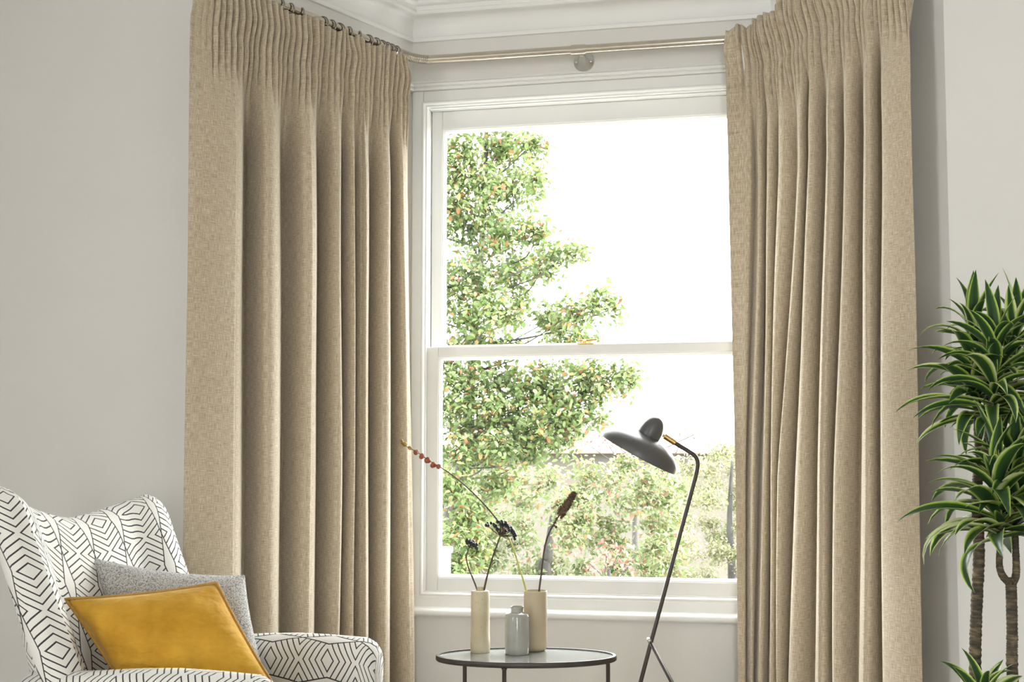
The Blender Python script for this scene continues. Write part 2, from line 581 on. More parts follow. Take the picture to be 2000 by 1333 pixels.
# mouldings swept along the bay walls
def sweep(name, prof, mat, path):
    """prof: closed outline of (projection into the room, height); path in bay plan, mitred"""
    vs, fs = [], []
    n = len(prof)
    P = [Vector(p) for p in path]
    for i, p in enumerate(P):
        d0 = (P[i] - P[i - 1]).normalized() if i else None
        d1 = (P[i + 1] - P[i]).normalized() if i < len(P) - 1 else None
        d0 = d0 or d1; d1 = d1 or d0
        n0, n1 = Vector((-d0.y, d0.x)), Vector((-d1.y, d1.x))
        m = (n0 + n1).normalized()
        m = m / m.dot(n0)
        for q, z in prof:
            vs.append(bay(p.x + m.x * q, p.y + m.y * q, z))
    for i in range(len(P) - 1):
        for k in range(n):
            k2 = (k + 1) % n
            fs.append((i * n + k, i * n + k2, (i + 1) * n + k2, (i + 1) * n + k))
    fs.append(tuple(range(n))); fs.append(tuple(range((len(P) - 1) * n, len(P) * n))[::-1])
    o = mesh(name, vs, fs, mat, sm=False)
    bm = bmesh.new(); bm.from_mesh(o.data); bmesh.ops.recalc_face_normals(bm, faces=bm.faces); bm.to_mesh(o.data); bm.free()
    for p in o.data.polygons: p.use_smooth = True
    o.data.set_sharp_from_angle(angle=R(32))
    return struct(o)
path = [(-3.0, BW), roomL, cornerL, cornerR, roomR, (3.0, BW)]
cove = [(-0.02, 2.722), (0.010, 2.722), (0.013, 2.728), (0.013, 2.736), (0.007, 2.740), (0.004, 2.748)]
for k in range(9):
    w = k / 8 * math.pi / 2
    cove.append((0.004 + 0.040 * (1 - math.cos(w)), 2.748 + 0.055 * math.sin(w) + 0.006))
cove += [(0.052, 2.811), (0.056, 2.816), (0.056, 2.822), (0.052, 2.826), (0.052, 2.842), (0.060, 2.846), (0.066, 2.853), (0.068, 2.866), (0.080, 2.870), (0.084, 2.880),
         (0.088, 2.905), (0.102, 2.932), (0.128, 2.952), (0.150, 2.958), (0.150, CEIL + 0.02), (-0.02, CEIL + 0.02)]
sweep('trim_1', cove, M['white'], path)
head = [(-0.02, 2.530), (0.016, 2.530), (0.020, 2.534), (0.020, 2.539), (0.017, 2.542), (0.023, 2.546), (0.024, 2.552), (0.018, 2.557), (0.006, 2.562), (0.0, 2.572), (-0.02, 2.572)]
sweep('trim_2', head, M['white'], [(-HW - 0.2, 0.346), cornerL, cornerR, (HW + 0.2, 0.346)])
skirt = [(-0.02, 0.0), (0.020, 0.0), (0.020, 0.12), (0.014, 0.135), (0.010, 0.15), (0.006, 0.165), (-0.02, 0.165)]
sweep('baseboard_front', skirt, M['white'], path)

# ------------------------------------------------------------------ sash window
win = empty('window_1', bay(WC, 0, 0), -PHI)
struct(win)
# in the window's own frame: x along the wall, y outwards, z up
def frame_bars(name, x0, x1, z0, z1, bw, bt, bb, y0, y1, mat, parent, bevel=0.003):
    """rectangular frame: side width bw, top bt, bottom bb"""
    m = MB()
    m.box(x0, x0 + bw, y0, y1, z0, z1); m.box(x1 - bw, x1, y0, y1, z0, z1)
    m.box(x0 + bw, x1 - bw, y0 + 0.0004, y1, z1 - bt, z1); m.box(x0 + bw, x1 - bw, y0 + 0.0004, y1, z0, z0 + bb)
    return m.build(name, mat, parent, True, bevel, 2)
def moulded_frame(name, x0, x1, z0, z1, prof, mat, parent):
    """mitred frame: prof = closed outline of (inset from the opening's edge, y)"""
    vs, fs = [], []
    n = len(prof)
    for cx, cz, sx_, sz_ in ((x0, z0, 1, 1), (x1, z0, -1, 1), (x1, z1, -1, -1), (x0, z1, 1, -1)):
        for q, y in prof:
            vs.append((cx + sx_ * q, y, cz + sz_ * q))
    for i in range(4):
        j = (i + 1) % 4
        for k in range(n):
            k2 = (k + 1) % n
            fs.append((i * n + k, j * n + k, j * n + k2, i * n + k2))
    o = mesh(name, vs, fs, mat, parent, sm=False)
    bm = bmesh.new(); bm.from_mesh(o.data); bmesh.ops.recalc_face_normals(bm, faces=bm.faces); bm.to_mesh(o.data); bm.free()
    for p in o.data.polygons: p.use_smooth = True
    o.data.set_sharp_from_angle(angle=R(35))
    return o
# flat casing, flush with the plaster, and the staff bead round the opening
cas = MB()
cas.box(-0.655, -0.612, -0.006, 0.03, 0.63, 2.53); cas.box(0.612, 0.655, -0.006, 0.03, 0.63, 2.53); cas.box(-0.612, 0.612, -0.006, 0.03, 2.484, 2.53)
cas.build('casing', M['white'], win, True, 0.003)
moulded_frame('staff_bead', -0.618, 0.618, 0.628, 2.489, [(0.0, 0.02), (0.0, -0.008), (0.003, -0.012), (0.008, -0.013), (0.012, -0.010), (0.014, -0.004), (0.019, -0.003), (0.019, 0.02)], M['white'], win)
# box frame round the sashes, with the channel of the upper sash
frame_bars('box_frame', -0.64, 0.64, 0.60, 2.51, 0.042, 0.040, 0.040, 0.012, 0.112, M['white'], win)
def sash(name, x0, x1, z0, z1, bw, bt, bb, y0):
    s_ = frame_bars(name, x0, x1, z0, z1, bw, bt, bb, y0, y0 + 0.040, M['white'], win)
    gx0, gx1, gz0, gz1 = x0 + bw, x1 - bw, z0 + bb, z1 - bt
    moulded_frame('glazing_bead', gx0, gx1, gz0, gz1, [(-0.001, y0 + 0.024), (-0.001, y0 + 0.003), (0.003, y0 + 0.003), (0.005, y0 + 0.006), (0.009, y0 + 0.008), (0.011, y0 + 0.016), (0.012, y0 + 0.024)], M['white'], s_)
    m = MB(); m.box(gx0 - 0.004, gx1 + 0.004, y0 + 0.020, y0 + 0.024, gz0 - 0.004, gz1 + 0.004)
    m.build('pane', M['glass'], s_, False)
    return s_
up = sash('upper_sash', -0.596, 0.596, 1.510, 2.470, 0.042, 0.070, 0.045, 0.062)
lo = sash('lower_sash', -0.600, 0.600, 0.642, 1.554, 0.045, 0.036, 0.052, 0.014)
# lower sash is proud, its channel hides the upper one; brass fastener on the meeting rail
m = MB()
m.box(-0.030, 0.030, 0.016, 0.050, 1.554, 1.558)
m.lathe([(0.008, 0), (0.010, 0.002), (0.010, 0.010), (0.007, 0.013), (0.0, 0.014)], 14, Matrix.Translation((-0.006, 0.034, 1.557)))
m.tube([(-0.028, 0.034, 1.570), (0.0, 0.034, 1.569), (0.030, 0.034, 1.572), (0.040, 0.034, 1.572)], [0.004, 0.005, 0.004, 0.005], 8)
m.build('sash_fastener', M['brass'], lo, True, 0.001)
# sill board with rounded nose along the whole front
sp = [(-0.10, 0.628), (0.010, 0.632), (0.016, 0.626), (0.018, 0.605), (0.022, 0.592), (0.032, 0.586)]
for k in range(7):
    w = math.pi / 2 - k / 6 * math.pi
    sp.append((0.034 + 0.013 * math.cos(w), 0.572 + 0.013 * math.sin(w)))
sp += [(0.014, 0.558), (0.006, 0.552), (-0.02, 0.552), (-0.02, 0.60), (-0.10, 0.60)]
o = sweep('window_sill', sp, M['white'], [cornerL, cornerR])
del o['kind']
o.parent = win
o.matrix_parent_inverse = (Matrix.Translation(bay(WC, 0, 0)) @ Matrix.Rotation(-PHI, 4, 'Z')).inverted()

# ================================================================== CURTAIN POLE
PZ, PR, POFF = 2.617, 0.0160, 0.09
def bay_path(s, off, w=0.07):
    """smoothed path round the bay corner on side s (-1 left, 1 right), kept off from the walls; t<0 on the front, t>0 on the side; returns plan point and room-ward normal"""
    c = np.array([s * (HW - off * math.tan(R(30))), off])
    df, ds = np.array([s * 1.0, 0.0]), np.array([s * 0.5, 0.866])
    def F(t):
        t = np.asarray(t, float)
        # integral of the polyline's direction, box filtered over +-w
        tt = np.clip((t + w) / (2 * w), 0, 1)
        side_len = np.where(t > w, t, np.where(t < -w, 0, (t + w) ** 2 / (4 * w)))
        front_len = t - side_len
        p = c + front_len[..., None] * df + side_len[..., None] * ds
        f = tt[..., None]
        d = (1 - f) * df + f * ds
        d = d / np.linalg.norm(d, axis=-1, keepdims=True)
        nrm = np.stack([-s * d[..., 1], s * d[..., 0]], -1) if True else None
        return p, nrm, d
    return F
pathL, pathR = bay_path(-1, POFF), bay_path(1, POFF)
pole = empty('curtain_pole', bay(0, 0, PZ))
tag(pole, 'polished nickel bay pole running above the window between the two curtains', 'curtain pole')
def rel(o, parent):
    o.parent = parent
    o.matrix_parent_inverse = Matrix.Translation(parent.location).inverted()
    return o
def polept(F, t):
    p = F(t)[0]
    return bay(p[0], p[1], PZ)
frontL, frontR = polept(pathL, -0.035), polept(pathR, -0.055)
rel(MB().tube([frontL, frontL.lerp(frontR, .5), frontR], PR, 24).build('pole_tube', M['chrome'], autosm=40), pole)
rel(MB().tube([polept(pathL, 0.10), polept(pathL, 0.6), polept(pathL, 1.04)], PR * 0.97, 24).build('pole_tube', M['chrome'], autosm=40), pole)
rel(MB().tube([polept(pathR, 0.10), polept(pathR, 0.5), polept(pathR, 0.90)], PR * 0.97, 24).build('pole_tube', M['chrome'], autosm=40), pole)
for F, t0, t1 in ((pathL, -0.035, 0.11), (pathR, -0.055, 0.11)):
    m = MB()
    nn = int((t1 - t0) / 0.0052)
    ts = [t0 + (t1 - t0) * i / nn for i in range(nn + 1)]
    for t in ts:
        d = F(t)[2]
        m.torus(polept(F, t), (U * d[0] + N * d[1]), PR - 0.0010, 0.0021, 22, 6)
    jt = rel(m.build('flexible_corner_joint', M['chrome']), pole)
    MB().tube([polept(F, t) for t in ts], PR - 0.0035, 16).build('joint_core', M['black'], jt)  # black core stands in for the dark gaps between the coils
# centre bracket: rose on the wall, trumpet neck, band round the pole
rc = bay(-0.012, 0.0, 2.606)
m = MB().lathe([(0.038, 0.0), (0.038, 0.003), (0.0365, 0.005), (0.030, 0.009), (0.022, 0.018), (0.015, 0.032), (0.011, 0.050), (0.010, 0.075), (0.0, 0.075)], 36, axis_matrix(rc, N))
br = rel(m.build('pole_bracket', M['steel'], autosm=50), pole)
for s in (-1, 1):
    m = MB().lathe([(0.0056, 0.003), (0.0056, 0.0135), (0.0042, 0.0150), (0.0, 0.0152)], 14, axis_matrix(rc + U * (0.0265 * s) + Vector((0, 0, -0.004)), N))
    q = m.build('bracket_screw', M['chrome'], br)
bc = bay(-0.022, POFF, PZ)
m = MB().lathe([(PR, -0.026), (PR + 0.0035, -0.026), (PR + 0.0035, 0.026), (PR, 0.026)], 28, axis_matrix(bc, U))
q = m.build('bracket_band', M['chrome'], br, autosm=40)

# ================================================================== CURTAINS
def make_curtain(side, label, crest, ends, ztop, tape, seed, pleat=0.0235, amp=0.062, shear=0.44):
    """crest: for heights (top, middle, floor) the places t of the fold crests along the pole, from the leading edge outwards"""
    rng = np.random.RandomState(seed)
    F = bay_path(side, 0.122, 0.09)
    zs_key = np.array([2.09, 1.10, 0.40])
    C = np.array(crest)                       # 3 x K
    K = C.shape[1]
    E0, E1 = np.array(ends[0]), np.array(ends[1])
    nodes = np.concatenate([E0[:, None], C, E1[:, None]], 1)      # 3 x K+2
    # material coordinate: m runs over cells; crest at integer m
    mid = nodes[1]
    cols_m, header_d, header_t = [], [], []
    # pleats of the gathered heading, an integer number in every cell
    width = np.diff(nodes[0])
    npl = np.maximum(1, np.round(width / pleat)).astype(int)
    tot = npl.sum()
    pl_amp = rng.uniform(0.55, 1.15, tot + 1)
    big = rng.choice(tot, max(3, tot // 7), replace=False)
    pl_amp[big] *= rng.uniform(1.3, 1.8, len(big))
    pl_w = rng.uniform(0.7, 1.3, tot)
    SUB = 12
    mm, ph, pa = [], [], []
    k0 = 0
    for c in range(len(npl)):
        w = pl_w[k0:k0 + npl[c]]; w = np.cumsum(np.concatenate([[0], w])) / w.sum()
        for j in range(npl[c]):
            for i in range(SUB):
                f = i / SUB
                mm.append(c + w[j] + (w[j + 1] - w[j]) * f)
                ph.append(f)
                pa.append(pl_amp[k0 + j] * (1 - f) + pl_amp[k0 + j + 1] * f)
        k0 += npl[c]
    mm.append(len(npl)); ph.append(0); pa.append(pl_amp[-1])
    mm, ph, pa = np.array(mm), np.array(ph), np.array(pa)
    cell = np.minimum(mm.astype(int), len(npl) - 1)
    fr = mm - cell
    # rows: dense in the heading
    zr = np.concatenate([np.linspace(ztop, ztop - 0.22, 24, endpoint=False), np.linspace(ztop - 0.22, ztop - 0.60, 20, endpoint=False), np.linspace(ztop - 0.60, 0.012, 22)])
    A = np.empty(len(npl)); Aw = np.diff(mid)
    A = np.clip(Aw * 0.46, 0.018, amp)
    wob = rng.uniform(0, 6.28, (K + 2, 3))
    lean = rng.uniform(-1, 1, 12)
    X = np.zeros((len(zr), len(mm), 3))
    for r, z in enumerate(zr):
        nz = np.array([np.interp(z, zs_key[::-1], nodes[::-1, k]) for k in range(K + 2)])
        dz = ztop - z
        # gathered heading sits a little narrower than the cloth below
        nz = nz + 0.004 * np.sin(z * 2.1 + wob[:, 0]) * smooth(0.2, 0.8, dz) * np.r_[0, np.ones(K), 0]
        w = np.diff(nz)
        th = 2 * np.pi * fr
        kap = 0.035
        # body fold: broad rounded crest at whole m, narrow trough between
        tb = nz[cell] + w[cell] * (fr + kap * np.sin(th))
        Ac = A[cell]
        db = Ac * np.cos(th) - 0.15 * Ac * np.cos(2 * th)
        # first and last cells rise from the flat edge
        e0, e1 = cell == 0, cell == len(npl) - 1
        edge = np.where(e0, smooth(0, 0.55, fr), np.where(e1, 1 - smooth(0.45, 1.0, fr), 1.0))
        db = np.where(e0, A[0] * (1.0 - 0.55 * (1 - fr) ** 2) * 0.9, np.where(e1, A[-1] * (1.0 - 0.75 * fr ** 2) * 0.9, db))
        tb = np.where(e0 | e1, nz[cell] + w[cell] * fr, tb)
        tape_z = tape + 0.012 * np.sin(mm * 1.7 + seed)
        wb = 0.16 * smooth(0.02, tape, dz) + 0.84 * smooth(tape_z * 0.95, tape_z + 0.36, dz)
        wh = 1.0 - smooth(tape_z - 0.01, tape_z + 0.20, dz)
        pinch = 1 - 0.35 * np.exp(-((dz - tape_z) / 0.02) ** 2)
        c1 = np.cos(2 * np.pi * ph)
        dh = 0.0165 * pa * (c1 - 0.25 * np.cos(4 * np.pi * ph)) * pinch
        if side > 0:
            dh = dh * np.where(cell < 2, 0.55, 1.35)
        dh = np.where((e0 & (fr < 0.5)) if side > 0 else (e1 & (fr > 0.5)), dh * 0.12, dh)
        lv = np.interp(mm / len(npl) * 11, np.arange(12), lean)
        sh = -0.012 * np.exp(-((dz - 0.075) / 0.045) ** 2) * (0.6 + 0.6 * lv) + 0.014 * lv * np.exp(-(dz / 0.05) ** 2)
        d = db * wb + dh * wh
        t = tb * wb + (nz[cell] + w[cell] * fr) * (1 - wb) + sh + shear * db * wb
        if side > 0:
            d = d + 0.020 * (1 - smooth(0.03, 0.14, dz))
        d += 0.004 * np.sin(3.1 * z + mm * 2.3) * smooth(0.4, 1.0, dz)
        if z > 2.56:
            d = np.maximum(d, -0.012)          # the heading hangs clear of the pole
        p, n, _ = F(t)
        q = p + n * d[:, None]
        ztopv = z + 0.010 * np.sin(mm * 5.0 + 1.3 * seed) * np.exp(-(dz / 0.05) ** 2) * wh
        X[r, :, 0], X[r, :, 1], X[r, :, 2] = q[:, 0], q[:, 1], ztopv
    # cloth coordinates in metres
    row = X[len(zr) - 10]
    ul = np.concatenate([[0], np.cumsum(np.hypot(np.diff(row[:, 0]), np.diff(row[:, 1])))])
    root = empty('curtain', bay(X[-1, :, 0].mean(), X[-1, :, 1].mean(), 0))
    tag(root, label, 'curtain', 'full length curtains of the bay')
    nt = int(np.searchsorted(-(zr), -(ztop - tape)))
    nc = len(mm)
    vs = [bay(*X[r, c]) - root.location for r in range(len(zr)) for c in range(nc)]
    uv = [(ul[c], zr[r]) for r in range(len(zr)) for c in range(nc)]
    def quads(r0, r1):
        fs = []
        for r in range(r0, r1):
            for c in range(nc - 1):
                i = r * nc + c
                fs.append((i, i + nc, i + nc + 1, i + 1) if side < 0 else (i, i + 1, i + nc + 1, i + nc))
        return fs
    o = mesh('drape', vs, quads(0, len(zr) - 1), M['linen'], root, True, uv)
    sm_ = o.modifiers.new('thickness', 'SOLIDIFY')
    sm_.thickness = 0.002
    sm_.offset = 0.0
    # gathering tape stitched to the back of the heading
    r0, r1 = 7, nt
    tv = []
    for r in (r0, r1):
        for c in range(0, nc, 6):
            w_ = slice(max(0, c - 8), c + 9)
            a, b = X[r, w_, 0].mean(), X[r, w_, 1].mean()
            k = -0.013
            nn = np.array([-side * 0.866, 0.5])
            tv.append(bay(a + nn[0] * k, b + nn[1] * k, zr[r]) - root.location)
    h = len(tv) // 2
    mesh('heading_tape', tv, [(i, i + 1, h + i + 1, h + i) for i in range(h - 1)], M['tape'], root)
    return root, F

# fold crests read along the left and right pole arms
off = 0.0705
cl = [[0.169, 0.244, 0.353, 0.398, 0.467, 0.593, 0.752, 0.888], [0.138, 0.242, 0.345, 0.380, 0.457, 0.577, 0.732, 0.880], [0.119, 0.236, 0.338, 0.382, 0.460, 0.579, 0.722, 0.871]]
CLV = [[t - off + 0.012 for t in r] for r in cl]
curtL, FL = make_curtain(-1, 'oatmeal linen pencil pleat curtain behind the patterned armchair', CLV,
    ([0.075, 0.045, 0.030], [0.985, 0.978, 0.972]), 2.596, 0.165, 3)
cr = [[0.050, 0.105, 0.165, 0.235, 0.354, 0.407, 0.508, 0.589, 0.690, 0.763], [0.012, 0.050, 0.105, 0.158, 0.213, 0.315, 0.443, 0.513, 0.655, 0.738], [0.000, 0.030, 0.075, 0.125, 0.185, 0.264, 0.411, 0.489, 0.631, 0.718]]
CRV = [[t - off + 0.004 for t in r] for r in cr]
curtR, FR = make_curtain(1, 'oatmeal linen pencil pleat curtain beside the tall leafy houseplant', CRV,
    ([-0.098, -0.086, -0.084], [0.800, 0.797, 0.800]), 2.640, 0.165, 8, amp=0.041, shear=0.66)

# rings, each with a small eye below that takes the curtain hook
def ring_mesh():
    m = MB()
    m.torus((0, 0, -0.006), (1, 0, 0), PR + 0.0085, 0.0026, 26, 8)
    m.torus((0, 0, -0.006 - PR - 0.0085 - 0.0055), (0, 1, 0), 0.0045, 0.0013, 14, 6)
    me = bpy.data.meshes.new('curtain_ring')
    me.from_pydata(m.v, [], m.f)
    me.materials.append(M['ring'])
    me.polygons.foreach_set('use_smooth', [True] * len(me.polygons))
    return me
RM = ring_mesh()
rng = random.Random(5)
for F, s, ts, lab, grp in (
    (pathL, -1, [0.125, 0.150, 0.172, 0.196, 0.225, 0.262, 0.300, 0.352, 0.395, 0.430, 0.468, 0.556, 0.606, 0.640, 0.712, 0.735, 0.775, 0.84, 0.90, 0.96], 'nickel ring on the pole above the curtain behind the armchair', 'rings of the curtain behind the armchair'),
    (pathR, 1, [0.00, 0.06, 0.11, 0.17, 0.24, 0.31, 0.39, 0.47, 0.55, 0.63, 0.71, 0.79], 'nickel ring on the pole above the curtain beside the houseplant', 'rings of the curtain beside the houseplant')):
    for t in ts:
        o = bpy.data.objects.new('curtain_ring', RM)
        COL.objects.link(o)
        d = F(t)[2]
        dv = U * d[0] + N * d[1]
        o.location = polept(F, t)
        o.rotation_euler = (0, 0, math.atan2(dv.y, dv.x) + rng.uniform(-0.45, 0.45))
        tag(o, lab, 'ring', grp)

# ================================================================== ARMCHAIR
CK = 0.955
CH = empty('armchair', EYE + (Vector((-0.774, 2.854, 0)) - EYE) * CK, R(-17.2))
CH.scale = (CK,) * 3
LEGZ = -CH.location.z / CK
tag(CH, 'wing armchair in white cloth printed with charcoal chevrons', 'armchair')
def grid_faces(nr, nc, closed=True, flip=False):
    fs = []
    for r in range(nr - 1):
        for c in range(nc if closed else nc - 1):
            c2 = (c + 1) % nc if closed else c + 1
            f = (r * nc + c, r * nc + c2, (r + 1) * nc + c2, (r + 1) * nc + c)
            fs.append(f[::-1] if flip else f)
    return fs
def loft(name, rows, uvrows, mat, parent, caps=True, flip=False):
    """closed loops; the seam column is doubled so the print runs on"""
    nr, nc = len(rows), len(rows[0]) + 1
    vs = [p for r in rows for p in list(r) + [r[0]]]
    uv = [q for r in uvrows for q in r]
    fs = grid_faces(nr, nc, False, flip)
    if caps:
        a, b = tuple(range(nc - 1)), tuple((nr - 1) * nc + c for c in range(nc - 1))
        fs += [a if flip else a[::-1], b[::-1] if flip else b]
    return mesh(name, vs, fs, mat, parent, True, uv)

def chair_back():
    # the section in plan is a thick shallow C: flat back, rounded wings at both ends
    def section(h):
        recl = -0.235 - 0.205 * h
        wf = 0.150 * (1 - h) ** 1.2 + 0.030
        T = 0.050
        cen = []
        Wy = 0.285
        for k in range(41):
            y = -1 + 2 * k / 40
            a = abs(y)
            bend = smooth(0.55, 1.0, a)
            cen.append((recl + wf * bend ** 1.3, Wy * (y if a < 0.7 else math.copysign(0.7 + (a - 0.7) * (1 - 0.15 * bend), y)) * (1.03 + 0.03 * h), a))
        cen = np.array(cen)
        d = np.gradient(cen[:, :2], axis=0)
        d /= np.linalg.norm(d, axis=1, keepdims=True)
        nrm = np.stack([d[:, 1], -d[:, 0]], 1)      # towards the sitter
        return cen, nrm, d, T
    rows, uvs = [], []
    hs = list(np.linspace(0, 0.92, 16)) + [0.95, 0.972, 0.987, 0.996, 1.0]
    for h in hs:
        cen, nrm, d, T = section(min(h, 1.0))
        k = 1.0 if h <= 0.92 else math.sqrt(max(0.0, 1 - ((h - 0.92) / 0.08) ** 2)) * 0.995 + 0.005
        belly = 0.020 * math.sin(math.pi * min(1, h * 1.05))
        pts, uu = [], []
        inner = cen[:, :2] + nrm * (T * k + belly * (1 - cen[:, 2:3] ** 2 * 0.8) * k)
        outer = cen[:, :2] - nrm * (T * k)
        loop = list(zip(inner, cen[:, 2]))
        for w in (0.25, 0.5, 0.75):
            a = math.pi * w
            loop.append((cen[-1, :2] + (nrm[-1] * math.cos(a) + d[-1] * math.sin(a)) * T * k, 1.0))
        loop += list(zip(outer[::-1], cen[::-1, 2]))
        for w in (0.25, 0.5, 0.75):
            a = math.pi * w
            loop.append((cen[0, :2] + (-nrm[0] * math.cos(a) - d[0] * math.sin(a)) * T * k, 1.0))
        base = 0.24
        for (q, a) in loop:
            top = 0.967 + (0.088 if q[1] < 0 else 0.056) * a ** 1.5
            pts.append((q[0], q[1], base + h * (top - base)))
        rows.append(pts)
    # print follows the cloth: along the section and up
    ref = np.array(rows[10])
    L = np.concatenate([[0], np.cumsum(np.linalg.norm(np.diff(np.vstack([ref, ref[:1]]), axis=0)[:, :2], axis=1))])
    hts = [0.0]
    for i in range(1, len(rows)):
        hts.append(hts[-1] + float(np.linalg.norm(np.array(rows[i][20]) - np.array(rows[i - 1][20]))))
    uvs = [[(l - L[20], hts[i] + 0.035) for l in L] for i in range(len(rows))]
    return loft('backrest', rows, uvs, M['print'], CH, False)
bk = chair_back()
# piping along the rear edge of the near side
def chair_arm(y, name):
    rows, uvs = [], []
    xs = [-0.30, -0.15, 0.0, 0.10, 0.20, 0.27, 0.305, 0.325, 0.338, 0.345]
    for x in xs:
        k = 1.0 if x < 0.30 else math.sqrt(max(0.0, 1 - ((x - 0.30) / 0.0455) ** 2))
        zt = 0.612 + 0.026 * smooth(-0.28, 0.12, x) - 0.004 * smooth(0.15, 0.33, x)
        z0 = 0.20
        wd_, r = 0.052, 0.040
        kw = 0.45 + 0.55 * k
        pts = []
        ztop = zt - 0.045 * (1 - k)
        w2 = wd_ * kw
        rr = min(r, w2 * 0.95)
        outline = [(-w2, z0)] + [(-w2, z0 + (ztop - rr - z0) * i / 6) for i in range(1, 7)]
        for i in range(1, 8):
            a = math.pi - i / 8 * math.pi / 2
            outline.append((-w2 + rr + rr * math.cos(a), ztop - rr + rr * math.sin(a)))
        outline.append((-w2 + rr, ztop + 0.003)); outline.append((w2 - rr, ztop + 0.003))
        for i in range(1, 8):
            a = math.pi / 2 - i / 8 * math.pi / 2
            outline.append((w2 - rr + rr * math.cos(a), ztop - rr + rr * math.sin(a)))
        outline += [(w2, z0 + (ztop - rr - z0) * i / 6) for i in range(6, 0, -1)] + [(w2, z0)]
        rows.append([(x, y + p[0], p[1]) for p in outline])
    ref = np.array(rows[4])
    L = np.concatenate([[0], np.cumsum(np.linalg.norm(np.diff(np.vstack([ref, ref[:1]]), axis=0), axis=1))])
    j = len(ref) // 2
    top_in = 18 if y < 0 else 12
    for i, x in enumerate(xs):
        v = x if x < 0.30 else 0.30 + (x - 0.30) * 1.6
        uvs.append([(l - L[top_in], v + 0.043) for l in L])
    return loft(name, rows, uvs, M['print'], CH, True, True)
chair_arm(-0.285, 'armrest')
chair_arm(0.285, 'armrest')
m = MB(); m.box(-0.26, 0.30, -0.235, 0.235, 0.17, 0.30)
m.build('seat_base', M['print'], CH, True, 0.02)
m = MB(); m.box(-0.24, 0.33, -0.228, 0.228, 0.302, 0.44)
m.build('seat_cushion', M['print'], CH, True, 0.045, 4)
for sx_ in (-1, 1):
    for sy_ in (-1, 1):
        m = MB().lathe([(0.011, LEGZ), (0.013, LEGZ + 0.004), (0.020, 0.195), (0.020, 0.205)], 14, Matrix.Translation((0.25 * sx_ + 0.0, 0.25 * sy_, 0)))
        m.build('leg', M['oak'], CH, autosm=40)

# ================================================================== CUSHIONS
def cushion(name, TL, TR, BR, BL, thick, mat, label, seed, pinch=0.06, bow=0.05, pipe=None, flange=0.0, crease=0.0):
    TL, TR, BR, BL = (EYE + (Vector(p) - EYE) * CK for p in (TL, TR, BR, BL))
    c = (TL + TR + BR + BL) / 4
    nrm = ((TR - TL).cross(TL - BL)).normalized()       # faces the viewer's side
    if nrm.y > 0:
        nrm = -nrm
    rng = np.random.RandomState(seed)
    n = 36
    root = empty(name, c)
    ks = rng.uniform(-1, 1, (5, 4))
    def P(i, j, side):
        u, v = i / n * 2 - 1, j / n * 2 - 1
        # sides bow inwards between pointed corners
        su = u * (1 - bow * (1 - v * v) * abs(u))
        sv = v * (1 - bow * (1 - u * u) * abs(v))
        p = (TL * (1 - su) * (1 + sv) + TR * (1 + su) * (1 + sv) + BR * (1 + su) * (1 - sv) + BL * (1 - su) * (1 - sv)) / 4
        f = max(0.0, (1 - u ** 4)) ** 0.62 * max(0.0, (1 - v ** 4)) ** 0.62
        f *= 0.72 + 0.28 * (1 - u * u) * (1 - v * v)
        w = 0.0
        for a, b, cc, ph in ks:
            w += math.sin(a * 5 * u + b * 5 * v + ph * 3) * cc
        cr_ = 0.0
        if crease:
            # soft creases radiating from the lower edge
            ang = math.atan2(v + 1.1, u + 0.1)
            rad = math.hypot(v + 1.1, u + 0.1)
            cr_ = crease * math.sin(ang * 13 + 2 * rad) * math.exp(-((rad - 0.55) / 0.38) ** 2) * f
        return p + nrm * (side * thick * f + 0.0055 * w * f * side + cr_ * side) - c
    vs, idx = [], {}
    for side in (1, -1):
        for i in range(n + 1):
            for j in range(n + 1):
                rim = i in (0, n) or j in (0, n)
                if rim and side == -1:
                    idx[(side, i, j)] = idx[(1, i, j)]
                    continue
                idx[(side, i, j)] = len(vs)
                vs.append(P(i, j, side))
    fs = []
    for side in (1, -1):
        for i in range(n):
            for j in range(n):
                f = (idx[(side, i, j)], idx[(side, i + 1, j)], idx[(side, i + 1, j + 1)], idx[(side, i, j + 1)])
                fs.append(f if side == 1 else f[::-1])
    body = mesh('cushion_cover', vs, fs, mat, root)
    bm = bmesh.new(); bm.from_mesh(body.data); bmesh.ops.recalc_face_normals(bm, faces=bm.faces); bm.to_mesh(body.data); bm.free()
    if pipe:
        loop = [P(i, 0, 1) for i in range(n)] + [P(n, j, 1) for j in range(n)] + [P(i, n, 1) for i in range(n, 0, -1)] + [P(0, j, 1) for j in range(n, 0, -1)]
        loop.append(loop[0])
        MB().tube([p * 1.008 for p in loop], 0.0042, 8).build('piping', pipe, root)
    tag(root, label, 'cushion', 'cushions on the armchair')
    return root
cushion('cushion', (-1.131, 2.955, 0.865), (-0.735, 3.052, 0.806), (-0.617, 3.000, 0.425), (-1.009, 2.912, 0.482), 0.062, M['boucle'],
        'grey boucle cushion leaning behind the mustard one on the armchair', 2, bow=0.085)
cushion('cushion', (-1.113, 2.775, 0.772), (-0.762, 2.862, 0.803), (-0.545, 2.745, 0.505), (-0.885, 2.690, 0.480), 0.078, M['velvet'],
        'mustard yellow velvet cushion with piped edge on the armchair', 4, bow=0.05, pipe=M['velvet_pipe'], crease=0.010)

